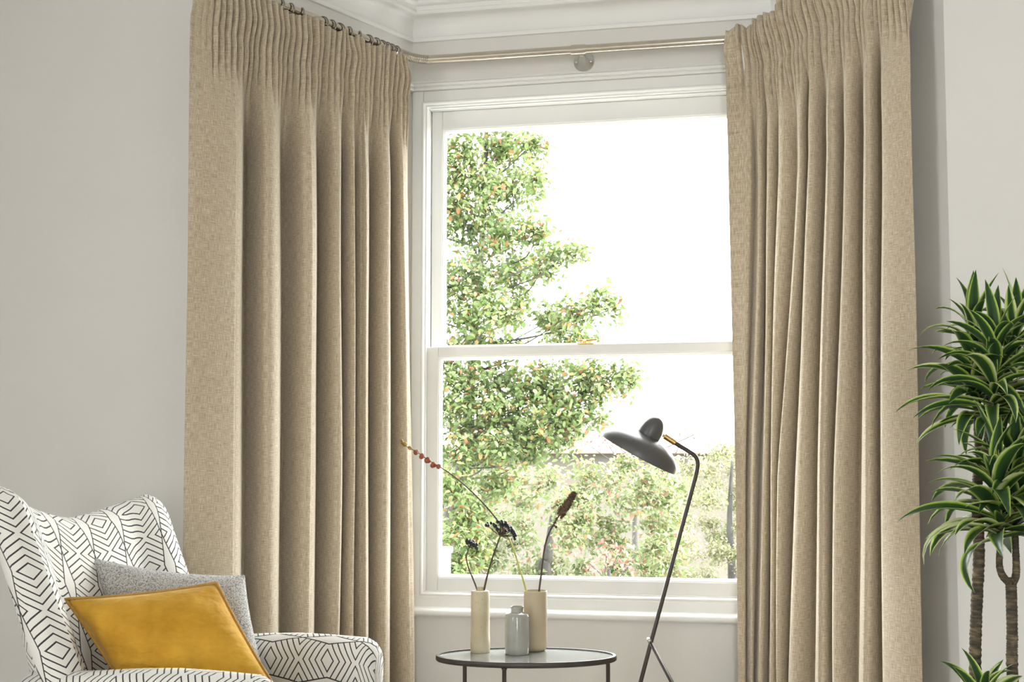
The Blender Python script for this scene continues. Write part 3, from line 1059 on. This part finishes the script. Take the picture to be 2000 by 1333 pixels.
# ================================================================== SIDE TABLE
TZ = 0.546
TB = empty('side_table', (0.042, 3.30, 0))
tag(TB, 'oval iron side table with grey glass top under the window', 'side table')
RX, RY = 0.268, 0.142
def oval(rx, ry, z, n=72):
    return [(rx * math.cos(2 * math.pi * k / n), ry * math.sin(2 * math.pi * k / n), z) for k in range(n)]
n = 72
vs = oval(RX - 0.003, RY - 0.003, -0.014 + TZ) + oval(RX, RY, -0.011 + TZ) + oval(RX, RY, TZ - 0.001) + oval(RX - 0.002, RY - 0.002, TZ + 0.0015) + oval(RX - 0.011, RY - 0.011, TZ + 0.0015) + oval(RX - 0.012, RY - 0.012, TZ - 0.004) + oval(RX - 0.012, RY - 0.012, TZ - 0.014)
fs = []
for r in range(7):
    for k in range(n):
        k2, r2 = (k + 1) % n, (r + 1) % 7
        fs.append((r * n + k, r * n + k2, r2 * n + k2, r2 * n + k))
rim = mesh('rim', vs, fs, M['dark_iron'], TB)
rim.data.set_sharp_from_angle(angle=R(45))
vs = oval(RX - 0.0125, RY - 0.0125, TZ - 0.010) + oval(RX - 0.0125, RY - 0.0125, TZ - 0.0015)
fs = [tuple(range(n))[::-1], tuple(range(n, 2 * n))] + [(k, (k + 1) % n, (k + 1) % n + n, k + n) for k in range(n)]
mesh('table_top', vs, fs, M['table_glass'], TB, sm=False)
for dx, dy in ((-0.186, 0.098), (-0.064, -0.133), (0.246, 0.045)):
    m = MB().tube([(dx, dy, 0.0), (dx, dy, 0.30), (dx, dy, TZ - 0.020), (dx, dy, TZ - 0.014)], [0.0062, 0.0062, 0.0062, 0.009], 12)
    m.build('leg', M['dark_iron'], TB)
low = [Vector((dx * 0.985, dy * 0.985, 0.06)) for dx, dy in ((-0.186, 0.098), (-0.064, -0.133), (0.246, 0.045))]
for i in range(3):
    MB().tube([low[i], low[i].lerp(low[(i + 1) % 3], .5), low[(i + 1) % 3]], 0.005, 8).build('stretcher', M['dark_iron'], TB)

# ================================================================== VASES AND STEMS
def vase(name, x, y, prof, mat, label, parts=True):
    m = MB().lathe(prof, 40, Matrix.Translation((0, 0, 0)))
    o = m.build(name, mat, autosm=60)
    o.location = (x, y, TZ - 0.0013)
    return tag(o, label, 'vase', 'vases on the side table')
def place(x, y, d):
    return at(x, y, d)
v1 = place(938, 1270, 3.365); v2 = place(1010, 1270, 3.335); v3 = place(1046, 1268, 3.395)
vase('vase', v1.x, 3.365, [(0.0, 0.0), (0.0285, 0.0), (0.0296, 0.002), (0.0296, 0.045), (0.0287, 0.046), (0.0284, 0.16), (0.0278, 0.178), (0.0262, 0.1835), (0.0115, 0.1850), (0.0105, 0.187), (0.0108, 0.1925), (0.0098, 0.1945), (0.0085, 0.192), (0.0085, 0.15), (0.0, 0.15)], M['speckled'],
     'tall cream speckled stoneware bottle vase holding two black berry sprigs')
vase('vase', v2.x, 3.335, [(0.0, 0.0), (0.0345, 0.0), (0.0362, 0.002), (0.0366, 0.02), (0.0364, 0.108), (0.0350, 0.1175), (0.0320, 0.1205), (0.0200, 0.1225), (0.0178, 0.126), (0.0180, 0.133), (0.0196, 0.1385), (0.0188, 0.1405), (0.0165, 0.139), (0.015, 0.13), (0.015, 0.10), (0.0, 0.10)], M['grey_glaze'],
     'short glossy grey glazed jar with a narrow neck and no stems')
vase('vase', v3.x, 3.395, [(0.0, 0.0), (0.0255, 0.0), (0.0305, 0.003), (0.0345, 0.011), (0.0350, 0.022), (0.0356, 0.10), (0.0356, 0.178), (0.0350, 0.1805), (0.0335, 0.1810), (0.0322, 0.179), (0.0318, 0.13), (0.0, 0.13)], M['beige_ware'],
     'wide matt beige cylinder vase holding two dried seed stems')

def stem_points(px, d0, d1):
    k = len(px)
    return bezier([at(x, y, d0 + (d1 - d0) * i / (k - 1)) for i, (x, y) in enumerate(px)], 6)
# berry sprigs
def sprig(px, d0, d1, berries, rad, stems_to, label, seed):
    root = empty('berry_sprig', at(px[0][0], px[0][1], d0))
    P = [p - root.location for p in stem_points(px, d0, d1)]
    MB().tube(P, np.linspace(rad * 1.25, rad * 0.7, len(P)), 8).build('stem', M['twig'], root)
    tip = P[-1]
    rng = random.Random(seed)
    m = MB()
    spots = []
    for (bx, by) in berries:
        q = at(bx, by, d1 + rng.uniform(-0.018, 0.018)) - root.location
        spots.append(q)
        mid = tip.lerp(q, 0.55) + Vector((0, 0, -0.003 + rng.uniform(-0.002, 0.002)))
        m.tube([tip, mid, q], [0.0009, 0.0008, 0.0006], 5)
    m.build('stalks', M['twig'], root)
    for q in spots:
        r = rng.uniform(0.0041, 0.0053)
        MB().sphere(q, r, 9, 6, (1, 1, 1.12)).build('berry', M['berry'], root)
    return tag(root, label, 'berry sprig', 'stems in the vases')
def zp(l, x0, y0, k):
    return [(x0 + a / k, y0 + b / k) for a, b in l]
big = zp([(580, 220), (603, 195), (610, 228), (660, 185), (705, 205), (722, 235), (740, 228), (760, 272), (770, 285), (805, 292), (765, 160), (798, 165), (832, 160), (805, 188), (845, 195), (868, 215), (898, 180), (905, 200), (885, 222), (930, 215), (905, 240), (940, 250), (960, 240), (970, 272), (990, 265), (1000, 292), (1020, 300), (985, 312), (1030, 328), (1005, 345), (1040, 352), (1055, 368), (1025, 380), (1060, 385), (1030, 400), (1045, 440), (955, 300), (895, 315), (835, 240), (815, 215)], 880, 1000, 8.33)
sprig([(944, 1160), (951, 1128), (962, 1090), (972, 1062), (977, 1047)], 3.365, 3.325, big, 0.0026, None, 'dark sprig with a wide head of black berries in the speckled bottle vase', 1)
small = zp([(262, 490), (272, 465), (292, 470), (268, 510), (300, 492), (322, 470), (318, 500), (338, 490), (356, 478), (372, 490), (352, 512), (376, 520), (390, 538), (380, 556), (402, 555), (424, 535), (412, 570), (428, 585), (428, 605), (345, 530)], 880, 1000, 8.33)
sprig([(935, 1160), (925, 1134), (916, 1112), (911, 1093), (913, 1080), (916, 1070)], 3.365, 3.37, small, 0.0021, None, 'thin curved sprig with a small head of black berries', 2)
# long arching stem of red seed pods
root = empty('seed_stem', at(1028, 1160, 3.395))
P1 = [p - root.location for p in stem_points([(1030, 1190), (1027, 1152), (1015, 1112), (1001, 1068), (987, 1042), (970, 1015), (945, 985), (915, 955), (885, 930), (860, 913)], 3.395, 3.36)]
k = len(P1) // 2 - 2
MB().tube(P1[:k + 1], np.linspace(0.0034, 0.0026, k + 1), 8).build('stem', M['green_stem'], root)
MB().tube(P1[k:], np.linspace(0.0026, 0.0016, len(P1) - k), 8).build('upper_stem', M['twig'], root)
P2 = [p - root.location for p in stem_points([(860, 913), (838, 900), (815, 884), (795, 873), (783, 866)], 3.36, 3.35)]
MB().tube(P2, np.linspace(0.0015, 0.0009, len(P2)), 6).build('pod_stalk', M['twig'], root)
rng = random.Random(7)
for (x, y, r, mt) in [(856, 914, 4.2, 'pod_red'), (846, 911, 5.2, 'pod_red'), (835, 903, 5.6, 'pod_red'), (824, 894, 5.0, 'pod_red'), (813, 886, 4.8, 'pod_red'), (801, 878, 4.0, 'pod_ochre'), (790, 871, 4.2, 'pod_ochre'), (786, 867, 3.4, 'pod_ochre'), (784, 864, 3.0, 'pod_ochre')]:
    q = at(x, y - 2.5, 3.36 + rng.uniform(-0.006, 0.006)) - root.location
    m = MB()
    rr = r * 1.22 * 3.36 / 2150
    for a in range(3):
        w = a * 2.1 + rng.uniform(0, 2)
        m.sphere((q.x + 0.3 * rr * math.cos(w), q.y + 0.3 * rr * math.sin(w), q.z + rng.uniform(-.3, .3) * rr), rr * 0.80, 7, 5)
    m.build('seed_pod', M[mt], root)
tag(root, 'long arching stem with a row of small red seed pods in the beige vase', 'seed stem', 'stems in the vases')
# brown seed spike
root = empty('seed_stem', at(1053, 1160, 3.395))
P = [p - root.location for p in stem_points([(1050, 1195), (1053, 1155), (1058, 1115), (1063, 1075), (1071, 1045), (1083, 1022), (1093, 1006)], 3.395, 3.38)]
MB().tube(P, np.linspace(0.0030, 0.0024, len(P)), 8).build('stem', M['twig'], root)
A_, B_ = at(1093, 1007, 3.38) - root.location, at(1123, 962, 3.38) - root.location
m = MB()
m.tube([A_, A_.lerp(B_, .2), A_.lerp(B_, .6), B_], [0.010, 0.0125, 0.0105, 0.005], 10)
for k in range(170):
    f = rng.random()
    rr = np.interp(f, [0, .12, .45, .8, 1], [0.0095, 0.0135, 0.0125, 0.0098, 0.0055])
    ax = (B_ - A_).normalized()
    a = ax.orthogonal().normalized(); a.rotate(Matrix.Rotation(rng.uniform(0, 6.28), 3, ax))
    q = A_.lerp(B_, f) + a * rr
    m.sphere(q, rng.uniform(0.0020, 0.0031), 6, 4)
m.build('seed_head', M['spike'], root)
for (x, y) in ((1096, 1012), (1087, 1014), (1099, 1009), (1084, 1021), (1082, 1027), (1086, 1030)):
    MB().sphere(at(x, y, 3.378) - root.location, 0.0045, 7, 5).build('seed_pod', M['spike'], root)
tag(root, 'upright dark stem topped by a brown seed spike in the beige vase', 'seed stem', 'stems in the vases')

# ================================================================== FLOOR LAMP
LD = 3.50
joint = at(1271, 1257, LD); bend = at(1364, 899, LD)
dirn = (joint - bend).normalized()
foot = joint + dirn * (joint.z / -dirn.z)
LP = empty('floor_lamp', (joint.x, LD, 0))
tag(LP, 'dark grey tripod reading lamp with shallow dished shade and brass joint', 'floor lamp')
lo_ = Vector((joint.x, LD, 0))
stem_px = [(1317, 865), (1335, 876), (1348, 884), (1357, 891), (1362, 900), (1362.5, 912), (1359, 930)]
pts = [at(x, y, LD) for x, y in stem_px]
low_ = [pts[-1].lerp(joint, k / 6) for k in range(1, 7)]
allp = bezier(pts, 4) + low_[:-1] + [joint, joint.lerp(foot, .5), foot]
MB().tube([p - lo_ for p in allp], 0.0066, 14).build('stem', M['dark_iron'], LP)
top = joint + Vector((-0.006, 0, 0.010))
fA, fB = at(1491, 1654, 3.20), at(1442, 1551, 3.72)
fA.z = fB.z = 0.0
for fpt, dy in ((fA, -0.010), (fB, 0.010)):
    s0 = top + Vector((0, dy, 0))
    MB().tube([s0 - lo_, s0.lerp(fpt, .5) - lo_, fpt - lo_], 0.0052, 12).build('leg', M['dark_iron'], LP)
MB().tube([top + Vector((0, -0.018, 0.0)) - lo_, top - lo_, top + Vector((0, 0.018, 0.0)) - lo_], 0.006, 12).build('leg_pin', M['steel'], LP)
# brass knuckle
a_, b_ = at(1294, 850, LD), at(1319, 866, LD)
m = MB()
m.tube([p - lo_ for p in (a_, a_.lerp(b_, .12), a_.lerp(b_, .14), a_.lerp(b_, 0.98), b_)], [0.0045, 0.0045, 0.0088, 0.0088, 0.006], 16)
m.build('brass_joint', M['brass'], LP, autosm=40)
# shade: shallow bowl opening down to the left, with a round cap on its crown
cen = at(1245, 886, LD)
axis = Vector((0.47, -0.13, 0.87)).normalized()
Ms = axis_matrix(cen - lo_, axis)
Rr = 0.1335
prof_o = [(Rr * math.sin(t) , 0.068 * (math.cos(t) ** 0.85)) for t in np.linspace(math.pi / 2, 0.02, 16)]
prof_i = [(r * 0.985, z * 0.96 - 0.0015) for r, z in prof_o[::-1]]
sh = MB().lathe([(Rr * 1.0, -0.002)] + prof_o, 56, Ms).build('lamp_shade', M['lamp_paint'], LP)
li = MB().lathe([(max(r, 0.0), z) for r, z in prof_i] , 56, Ms).build('shade_lining', M['white_inside'], sh)
cap = [(0.030, 0.040), (0.0355, 0.052)] + [(0.0375 * math.sqrt(max(0.0, 1 - t ** 2.6)) if t < 1 else 0.0, 0.066 + 0.066 * t) for t in np.linspace(0, 1, 18)]
MB().lathe(cap, 32, axis_matrix(cen + Vector((0.002, 0, 0)) - lo_, (axis + Vector((0.02, 0, 0))).normalized())).build('shade_cap', M['lamp_paint'], LP)
MB().sphere(cen - lo_ + axis * 0.02, 0.026, 14, 10).build('bulb', M['white_inside'], LP)

# ================================================================== DRACAENA
def leaf_mesh(length, width, droop, curl, twist, seed, lift=0.0):
    """strap leaf growing along +x, drooping to -z, channelled"""
    rng = random.Random(seed)
    n, c = 10, 4
    vs, uv = [], []
    x, z, ang = 0.0, 0.0, lift
    for i in range(n + 1):
        t = i / n
        w = width * (0.42 + 0.58 * math.sin(min(1, t / 0.42) * math.pi / 2)) * (1 - max(0, (t - 0.42) / 0.58) ** 1.7) + 0.0006
        if i:
            ang -= droop * (0.35 + 1.3 * t) / n
            x += length / n * math.cos(ang); z += length / n * math.sin(ang)
        tw = twist * t
        for k in range(c + 1):
            s = k / c * 2 - 1
            yy = s * w / 2
            zz = curl * w * (s * s) * (1 - 0.4 * t)
            y2 = yy * math.cos(tw) - zz * math.sin(tw)
            z2 = yy * math.sin(tw) + zz * math.cos(tw)
            vs.append((x - z2 * math.sin(ang), y2, z + z2 * math.cos(ang)))
            uv.append((k / c, t * 3))
    fs = [(i * (c + 1) + k, i * (c + 1) + k + 1, (i + 1) * (c + 1) + k + 1, (i + 1) * (c + 1) + k) for i in range(n) for k in range(c)]
    me = bpy.data.meshes.new('leaf')
    me.from_pydata(vs, [], fs)
    l = me.uv_layers.new(name='UVMap')
    for lp in me.loops:
        l.data[lp.index].uv = uv[lp.vertex_index]
    me.materials.append(M['strap'])
    me.polygons.foreach_set('use_smooth', [True] * len(me.polygons))
    return me
LM = [leaf_mesh(0.215, 0.041, dr, cu, tw, i) for i, (dr, cu, tw) in enumerate([(0.6, 0.25, 0.2), (1.0, 0.30, -0.3), (1.4, 0.22, 0.4), (1.9, 0.25, -0.2), (0.3, 0.30, 0.1), (0.9, 0.18, 0.6), (2.3, 0.2, 0.3)])]
PD = 2.50
PLT = empty('potted_dracaena', (1.085, PD, 0))
tag(PLT, 'tall multi stemmed dracaena with striped strap leaves in a pot', 'houseplant')
po = Vector((1.085, PD, 0))
MB().lathe([(0.0, 0.0), (0.115, 0.0), (0.125, 0.006), (0.150, 0.25), (0.155, 0.275), (0.150, 0.280), (0.142, 0.276), (0.138, 0.25), (0.0, 0.25)], 40).build('pot', M['pot'], PLT, autosm=50)
MB().lathe([(0.0, 0.262), (0.08, 0.264), (0.137, 0.256)], 30).build('soil', M['soil'], PLT)
def cane(px, d, r0, r1, base=None):
    P = [at(x, y, dd) for (x, y), dd in zip(px, d)]
    if base is not None:
        P = [Vector(base)] + P
    P = bezier(P, 8)
    rng_ = random.Random(len(P))
    # ringed: slight swellings where old leaves sat
    fine = []
    L = 0
    rad = []
    for i in range(len(P) - 1):
        for k in range(3):
            fine.append(P[i].lerp(P[i + 1], k / 3))
    fine.append(P[-1])
    for i in range(len(fine)):
        rad.append((r0 + (r1 - r0) * i / (len(fine) - 1)) * (1 + rng_.uniform(-0.06, 0.06) + (0.05 if i % 2 else -0.03)))
    MB().tube([p - po for p in fine], rad, 14).build('cane', M['cane'], PLT)
cane([(1905, 1333), (1907, 1200), (1912, 1080), (1908, 960), (1916, 900)], [2.50, 2.50, 2.50, 2.50, 2.52], 0.0132, 0.0112, (1.040, 2.50, 0.255))
cane([(1916, 905), (1911, 870), (1908, 835), (1910, 770), (1905, 700)], [2.52, 2.53, 2.55, 2.56, 2.56], 0.009, 0.006)
cane([(1916, 905), (1926, 870), (1932, 830), (1938, 760), (1940, 690)], [2.52, 2.50, 2.48, 2.47, 2.46], 0.009, 0.006)
cane([(1916, 905), (1938, 885), (1950, 850), (1962, 790), (1972, 700)], [2.52, 2.54, 2.56, 2.56, 2.56], 0.009, 0.006)
cane([(1978, 1333), (1977, 1240), (1975, 1150), (1973, 1138)], [2.42, 2.42, 2.42, 2.42], 0.0120, 0.0112, (1.105, 2.44, 0.255))
cane([(1976, 1142), (1960, 1128), (1952, 1105), (1953, 1060), (1950, 990)], [2.42, 2.415, 2.41, 2.40, 2.40], 0.0085, 0.006)
cane([(1974, 1142), (1984, 1125), (1984, 1080), (1980, 1000), (1975, 930)], [2.42, 2.43, 2.43, 2.43, 2.43], 0.0088, 0.006)
cane([(1925, 1440), (1925, 1400), (1922, 1350)], [2.36, 2.36, 2.36], 0.010, 0.008, (1.03, 2.40, 0.255))
rng = random.Random(21)
def head(px0, px1, d0, d1, n, size, spread=(0.10, 1.42), jitter=0.3, az0=0.0):
    """whorl of leaves along a growing tip from px0 (lowest) to px1 (crown)"""
    a, b = at(px0[0], px0[1], d0), at(px1[0], px1[1], d1)
    for i in range(n):
        f = (i + 0.5) / n
        p = a.lerp(b, f) - po
        az = az0 + i * 2.399963 + rng.uniform(-jitter, jitter)
        el = spread[1] + (spread[0] - spread[1]) * f ** 1.1 + rng.uniform(-0.18, 0.18)   # angle from upright
        me = LM[rng.choice([0, 1, 1, 2, 2, 3, 5] if f > 0.25 else [0, 1, 1, 2, 5, 3])] if f < 0.9 else LM[rng.choice([4, 0, 4])]
        o = bpy.data.objects.new('leaf', me)
        COL.objects.link(o)
        o.parent = PLT
        o.location = p
        k = size * rng.uniform(0.8, 1.15) * (0.75 + 0.25 * math.sin(math.pi * min(1, f + 0.25)))
        o.scale = (k, k * rng.uniform(0.9, 1.15), k)
        o.rotation_euler = (Matrix.Rotation(az, 3, 'Z') @ Matrix.Rotation(-(math.pi / 2 - el), 3, 'Y') @ Matrix.Rotation(rng.uniform(-0.4, 0.4), 3, 'X')).to_euler()
head((1908, 825), (1900, 640), 2.56, 2.56, 56, 0.82, az0=0.4)
head((1938, 825), (1945, 660), 2.47, 2.46, 54, 0.80, az0=1.3)
head((1965, 800), (1985, 632), 2.56, 2.56, 52, 0.84, az0=2.2)
head((1953, 1060), (1945, 920), 2.40, 2.40, 50, 0.95, az0=0.9)
head((1980, 1050), (1985, 900), 2.43, 2.43, 48, 0.95, az0=2.8)
head((1922, 1425), (1920, 1368), 2.36, 2.36, 24, 0.70, spread=(0.1, 1.15), az0=0.3)

# ================================================================== OUTSIDE
g_ = MB(); g_.box(-120, 120, 5.2, 260, GROUND - 0.3, GROUND)
o = g_.build('ground', M['ground'], sm=False); struct(o)
# neighbouring house, only its eaves show between the leaves
hd = 30.0
hc = at(1130, 885, hd)
HS = empty('neighbouring_house', (hc.x, hd + 4, GROUND))
ez = hc.z - GROUND
m = MB(); m.box(-6, 7, -4, 4, 0, ez)
m.build('house_wall', M['render_wall'], HS, False)
vs = [(-6.4, -4.5, ez), (7.4, -4.5, ez), (7.4, 4.5, ez), (-6.4, 4.5, ez), (-6.4, 0, ez + 1.15), (2.6, 0, ez + 1.15)]
mesh('house_roof', vs, [(0, 1, 5, 4), (1, 2, 5), (2, 3, 4, 5), (3, 0, 4), (0, 3, 2, 1)], M['roof_tile'], HS, False)
MB().tube([(-6.4, -4.55, ez + 0.02), (0, -4.55, ez + 0.02), (7.4, -4.55, ez + 0.02)], 0.06, 8).build('gutter', M['gutter'], HS)
tag(HS, 'pale rendered house with pinkish roof glimpsed through the leaves', 'house')
# white pier by the foot of the tree
pc = at(858, 1110, 6.2)
PI_ = empty('gate_pier', (pc.x, 6.2, GROUND))
zt = at(860, 1080, 6.2).z - GROUND
m = MB(); m.box(-0.06, 0.06, -0.06, 0.06, 0, zt); m.build('shaft', M['white'], PI_, True, 0.01)
m = MB(); m.box(-0.075, 0.075, -0.075, 0.075, zt, zt + 0.03); m.build('cap', M['white'], PI_, True, 0.01)
tag(PI_, 'white post seen at the lower corner of the window', 'post')

def leaf_template():
    v = [(0, 0, 0), (0.38, 0, -0.035), (0.72, 0, -0.05), (1, 0, -0.10), (0.30, 0.25, 0.05), (0.30, -0.25, 0.05), (0.68, 0.22, 0.03), (0.68, -0.22, 0.03)]
    f = [(0, 4, 1), (1, 4, 6, 2), (2, 6, 3), (0, 1, 5), (1, 2, 7, 5), (2, 3, 7)]
    return np.array(v), f
LV, LF = leaf_template()
def rotations(n, rng):
    """random leaf frames: blades hang a little, faces scattered"""
    az = rng.uniform(0, 2 * np.pi, n)
    el = rng.normal(-0.45, 0.45, n)
    ro = rng.uniform(-1.0, 1.0, n)
    x = np.stack([np.cos(az) * np.cos(el), np.sin(az) * np.cos(el), np.sin(el)], -1)
    up = np.array([0, 0, 1.0])
    y = np.cross(up, x); y /= np.linalg.norm(y, axis=1, keepdims=True)
    z = np.cross(x, y)
    y2 = y * np.cos(ro)[:, None] + z * np.sin(ro)[:, None]
    z2 = np.cross(x, y2)
    return np.stack([x, y2, z2], -1)
def tree(name, label, cat, blobs, depth, leaf, mat, seed, trunk, dens=1.0, singles=0, limbs=True, group=None):
    """blobs: (px, py, radius x, radius y, depth offset) of the leaf masses; every mass is a real ellipsoid of leaves"""
    rng = np.random.RandomState(seed)
    base = at(trunk[0], trunk[1], depth + 0.3)
    root = empty(name, (base.x, base.y, GROUND))
    ro = np.array(root.location)
    pts, cen = [], []
    for (x, y, rx, ry, dd) in blobs:
        d = depth + dd
        c = np.array(at(x, y, d)); k = d / FPX
        ax, az = rx * k, ry * k
        ay = 0.8 * math.sqrt(ax * az)
        area = rx * ry * math.pi
        n = int(area / (leaf * leaf) * 3.6 * dens)
        v = rng.normal(size=(n, 3)); v /= np.linalg.norm(v, axis=1, keepdims=True)
        r = rng.uniform(0.0, 1.0, n) ** 0.45 * (1 + 0.18 * rng.normal(size=n))
        # leaves sit in sprays
        q = c + v * r[:, None] * np.array([ax, ay, az])
        sp_ = max(3, n // 14)
        s0 = q[rng.randint(0, n, sp_)]
        who = rng.randint(0, sp_, n)
        q = np.where(rng.rand(n)[:, None] < 0.6, s0[who] + rng.normal(size=(n, 3)) * leaf * k * 0.75, q)
        pts.append(q); cen.append((c, max(ax, az)))
    pts = np.concatenate(pts)
    n = len(pts)
    Rm = rotations(n, rng)
    size = leaf * depth / FPX * rng.uniform(0.65, 1.25, n)
    order = np.argsort(-size / np.maximum(1.0, pts[:, 1]))
    sing = order[:singles]
    rest = order[singles:]
    V = np.einsum('nij,kj->nki', Rm[rest], LV) * size[rest][:, None, None] + pts[rest][:, None, :] - ro
    nv, nn = len(LV), len(rest)
    me = bpy.data.meshes.new('foliage')
    tri = np.array([t for f in LF for t in ([f] if len(f) == 3 else [(f[0], f[1], f[2]), (f[0], f[2], f[3])])])
    allf = (np.arange(nn)[:, None, None] * nv + tri[None]).reshape(-1, 3)
    me.from_pydata(V.reshape(-1, 3), [], allf)
    me.update()
    fo = link('foliage', me, M[mat], root, True)
    fo['kind'] = 'stuff'
    if singles:
        lm = bpy.data.meshes.new('leaf')
        lm.from_pydata([tuple(v) for v in LV], [], LF)
        lm.materials.append(M[mat])
        for i in sing:
            o = bpy.data.objects.new('leaf', lm)
            COL.objects.link(o)
            o.parent = root
            mw = Matrix([list(Rm[i][0]) + [0], list(Rm[i][1]) + [0], list(Rm[i][2]) + [0], [0, 0, 0, 1]])
            o.rotation_euler = mw.to_euler()
            o.location = pts[i] - ro
            o.scale = (size[i],) * 3
    # trunk and a limb to every mass of leaves
    tp = [Vector((base.x, base.y, GROUND))] + [at(x, y, depth + 0.3) for x, y in trunk[2]]
    TP = bezier(tp, 8)
    MB().tube([p - root.location for p in TP], np.linspace(trunk[3], trunk[3] * 0.25, len(TP)), 10).build('trunk', M['bark'], root)
    if True:
        for c, r in cen:
            c = Vector(c)
            if not limbs:
                m = MB()
                for k in range(4):
                    e = c + Vector(rng.normal(size=3)).normalized() * r * 0.9
                    f_ = c + Vector(rng.normal(size=3)).normalized() * r * 0.5
                    m.tube([f_, c.lerp(e, 0.4), e], [0.005, 0.004, 0.002], 5)
                m.build('twigs', M['bark'], root)
                continue
            j = min(range(len(TP)), key=lambda i: (TP[i] - c).length + max(0, TP[i].z - c.z + 0.2) * 2)
            s0 = TP[j]
            mid = s0.lerp(c, 0.5) + Vector((rng.normal() * .06, rng.normal() * .06, -0.05))
            P = bezier([s0, mid, c], 6)
            MB().tube([p - root.location for p in P], np.linspace(trunk[3] * 0.12, 0.004, len(P)), 6).build('branch', M['bark'], root)
            m = MB()
            for k in range(7):
                e = c + Vector(rng.normal(size=3)).normalized() * r * 0.85
                m2 = c.lerp(e, 0.5) + Vector(rng.normal(size=3)) * 0.03
                m.tube([c, m2, e], [0.004, 0.003, 0.0015], 5)
            m.build('twigs', M['bark'], root)
    tag(root, label, cat, group)
    return root
main = [(905, 285, 45, 45, 0), (975, 290, 60, 48, .3), (1040, 280, 42, 32, 0), (930, 360, 62, 55, 0), (1000, 370, 60, 50, .2), (1050, 350, 28, 40, -.2), (910, 440, 55, 50, .2),
        (985, 455, 65, 45, 0), (1050, 450, 30, 35, 0), (1075, 500, 45, 28, -.2), (1120, 490, 34, 24, -.3), (930, 530, 65, 50, 0), (1010, 530, 50, 40, .3), (1060, 525, 40, 22, 0),
        (910, 615, 48, 50, 0), (970, 610, 48, 50, -.2), (1015, 590, 28, 35, .2), (925, 670, 60, 35, .2), (1075, 625, 38, 34, 0), (1120, 610, 34, 36, -.2), (1165, 590, 34, 34, -.3), (1205, 600, 18, 26, -.3),
        (1110, 660, 60, 26, 0), (1000, 675, 45, 22, .3), (905, 750, 60, 50, 0), (985, 745, 60, 50, .2), (1070, 740, 60, 48, 0), (1145, 735, 55, 42, -.2), (1205, 740, 40, 38, -.3), (1235, 735, 18, 26, -.3),
        (920, 830, 60, 45, .2), (1000, 820, 60, 45, 0), (1075, 815, 55, 42, -.2), (1130, 805, 42, 32, -.2), (1170, 815, 24, 16, -.3), (940, 890, 60, 35, .3), (1030, 880, 55, 30, 0), (1100, 865, 34, 18, 0),
        (890, 955, 40, 40, -.3), (925, 1000, 42, 40, -.2), (885, 1040, 40, 40, -.3), (930, 1075, 38, 34, -.2), (890, 1110, 42, 34, -.3), (975, 945, 40, 32, -.1),
        (880, 800, 40, 36, -.1), (955, 795, 45, 36, -.1), (1035, 775, 45, 34, 0), (900, 885, 42, 34, -.2), (975, 870, 45, 34, -.2), (1050, 850, 45, 30, -.1), (1110, 835, 40, 28, -.1), (1155, 775, 40, 30, -.1), (1085, 785, 42, 32, 0), (880, 690, 34, 40, 0), (880, 560, 34, 44, 0), (880, 400, 34, 44, 0), (890, 330, 36, 40, 0),
        # beyond the window's edge
        (820, 300, 55, 60, .2), (800, 430, 60, 70, .3), (790, 570, 70, 70, .1), (810, 700, 60, 70, .2), (800, 840, 65, 70, 0), (930, 190, 70, 60, .2), (1010, 180, 50, 60, 0), (840, 190, 60, 60, .3), (700, 500, 60, 90, .4), (700, 700, 60, 90, .4)]
tree('pear_tree', 'tall green tree with autumn tinged leaves filling the panes nearest the armchair', 'tree', main, 7.6, 13.5, 'leaf_green', 11,
     (870, 1120, [(875, 1100), (890, 980), (915, 800), (930, 600), (945, 420), (950, 250)], 0.055), dens=3.9, singles=300, group='trees and shrubs outside')
shr = []
rs = random.Random(4)
for y in range(935, 1180, 42):
    for x in range(800, 1380, 58):
        top = 905 if x < 1130 else 915
        if y > top:
            shr.append((x + rs.uniform(-18, 18), y + rs.uniform(-10, 10), rs.uniform(30, 46), rs.uniform(22, 34), rs.uniform(-.4, .6)))
shr += [(1225, 905, 40, 22, 0), (1290, 915, 30, 22, 0)]
tree('mixed_shrub', 'broad green and orange shrub spreading below the tall tree', 'shrub', shr, 9.5, 11.5, 'leaf_shrub', 5,
     (1060, 1200, [(1062, 1180), (1070, 1090), (1080, 1000)], 0.09), dens=2.9, singles=300, limbs=False, group='trees and shrubs outside')
pale = []
for y in range(880, 1200, 34):
    for x in range(1300, 1560, 46):
        if y > 900 or x > 1380:
            pale.append((x + rs.uniform(-14, 14), y + rs.uniform(-8, 8), rs.uniform(26, 36), rs.uniform(20, 28), rs.uniform(-.5, .8)))
tree('pale_tree', 'pale yellow green tree beyond the lamp in the lower pane', 'tree', pale, 13.5, 8.0, 'leaf_pale', 9,
     (1430, 1200, [(1430, 1150), (1425, 1020), (1430, 900)], 0.07), dens=2.4, limbs=False, group='trees and shrubs outside')
redb = [(1185, 1085, 34, 30, 0), (1215, 1070, 24, 22, 0), (1150, 1100, 22, 18, 0.2), (1230, 1105, 24, 18, .1)]
tree('red_shrub', 'low shrub with red autumn leaves at the bottom of the pane', 'shrub', redb, 8.6, 9.5, 'leaf_red', 13,
     (1190, 1220, [(1190, 1200), (1188, 1110)], 0.03), dens=0.5, group='trees and shrubs outside')
redt = [(1150, 870, 30, 14, 0), (1185, 865, 26, 20, 0), (1205, 850, 14, 18, 0), (1330, 868, 30, 18, .2), (1355, 850, 22, 16, .1), (1300, 880, 22, 16, 0)]
tree('red_leaved_tree', 'thin tree with sparse red leaves above the neighbouring roof', 'tree', redt, 11.0, 7.5, 'leaf_red', 17,
     (1240, 1150, [(1240, 1050), (1245, 950), (1240, 890)], 0.04), dens=0.30, group='trees and shrubs outside')
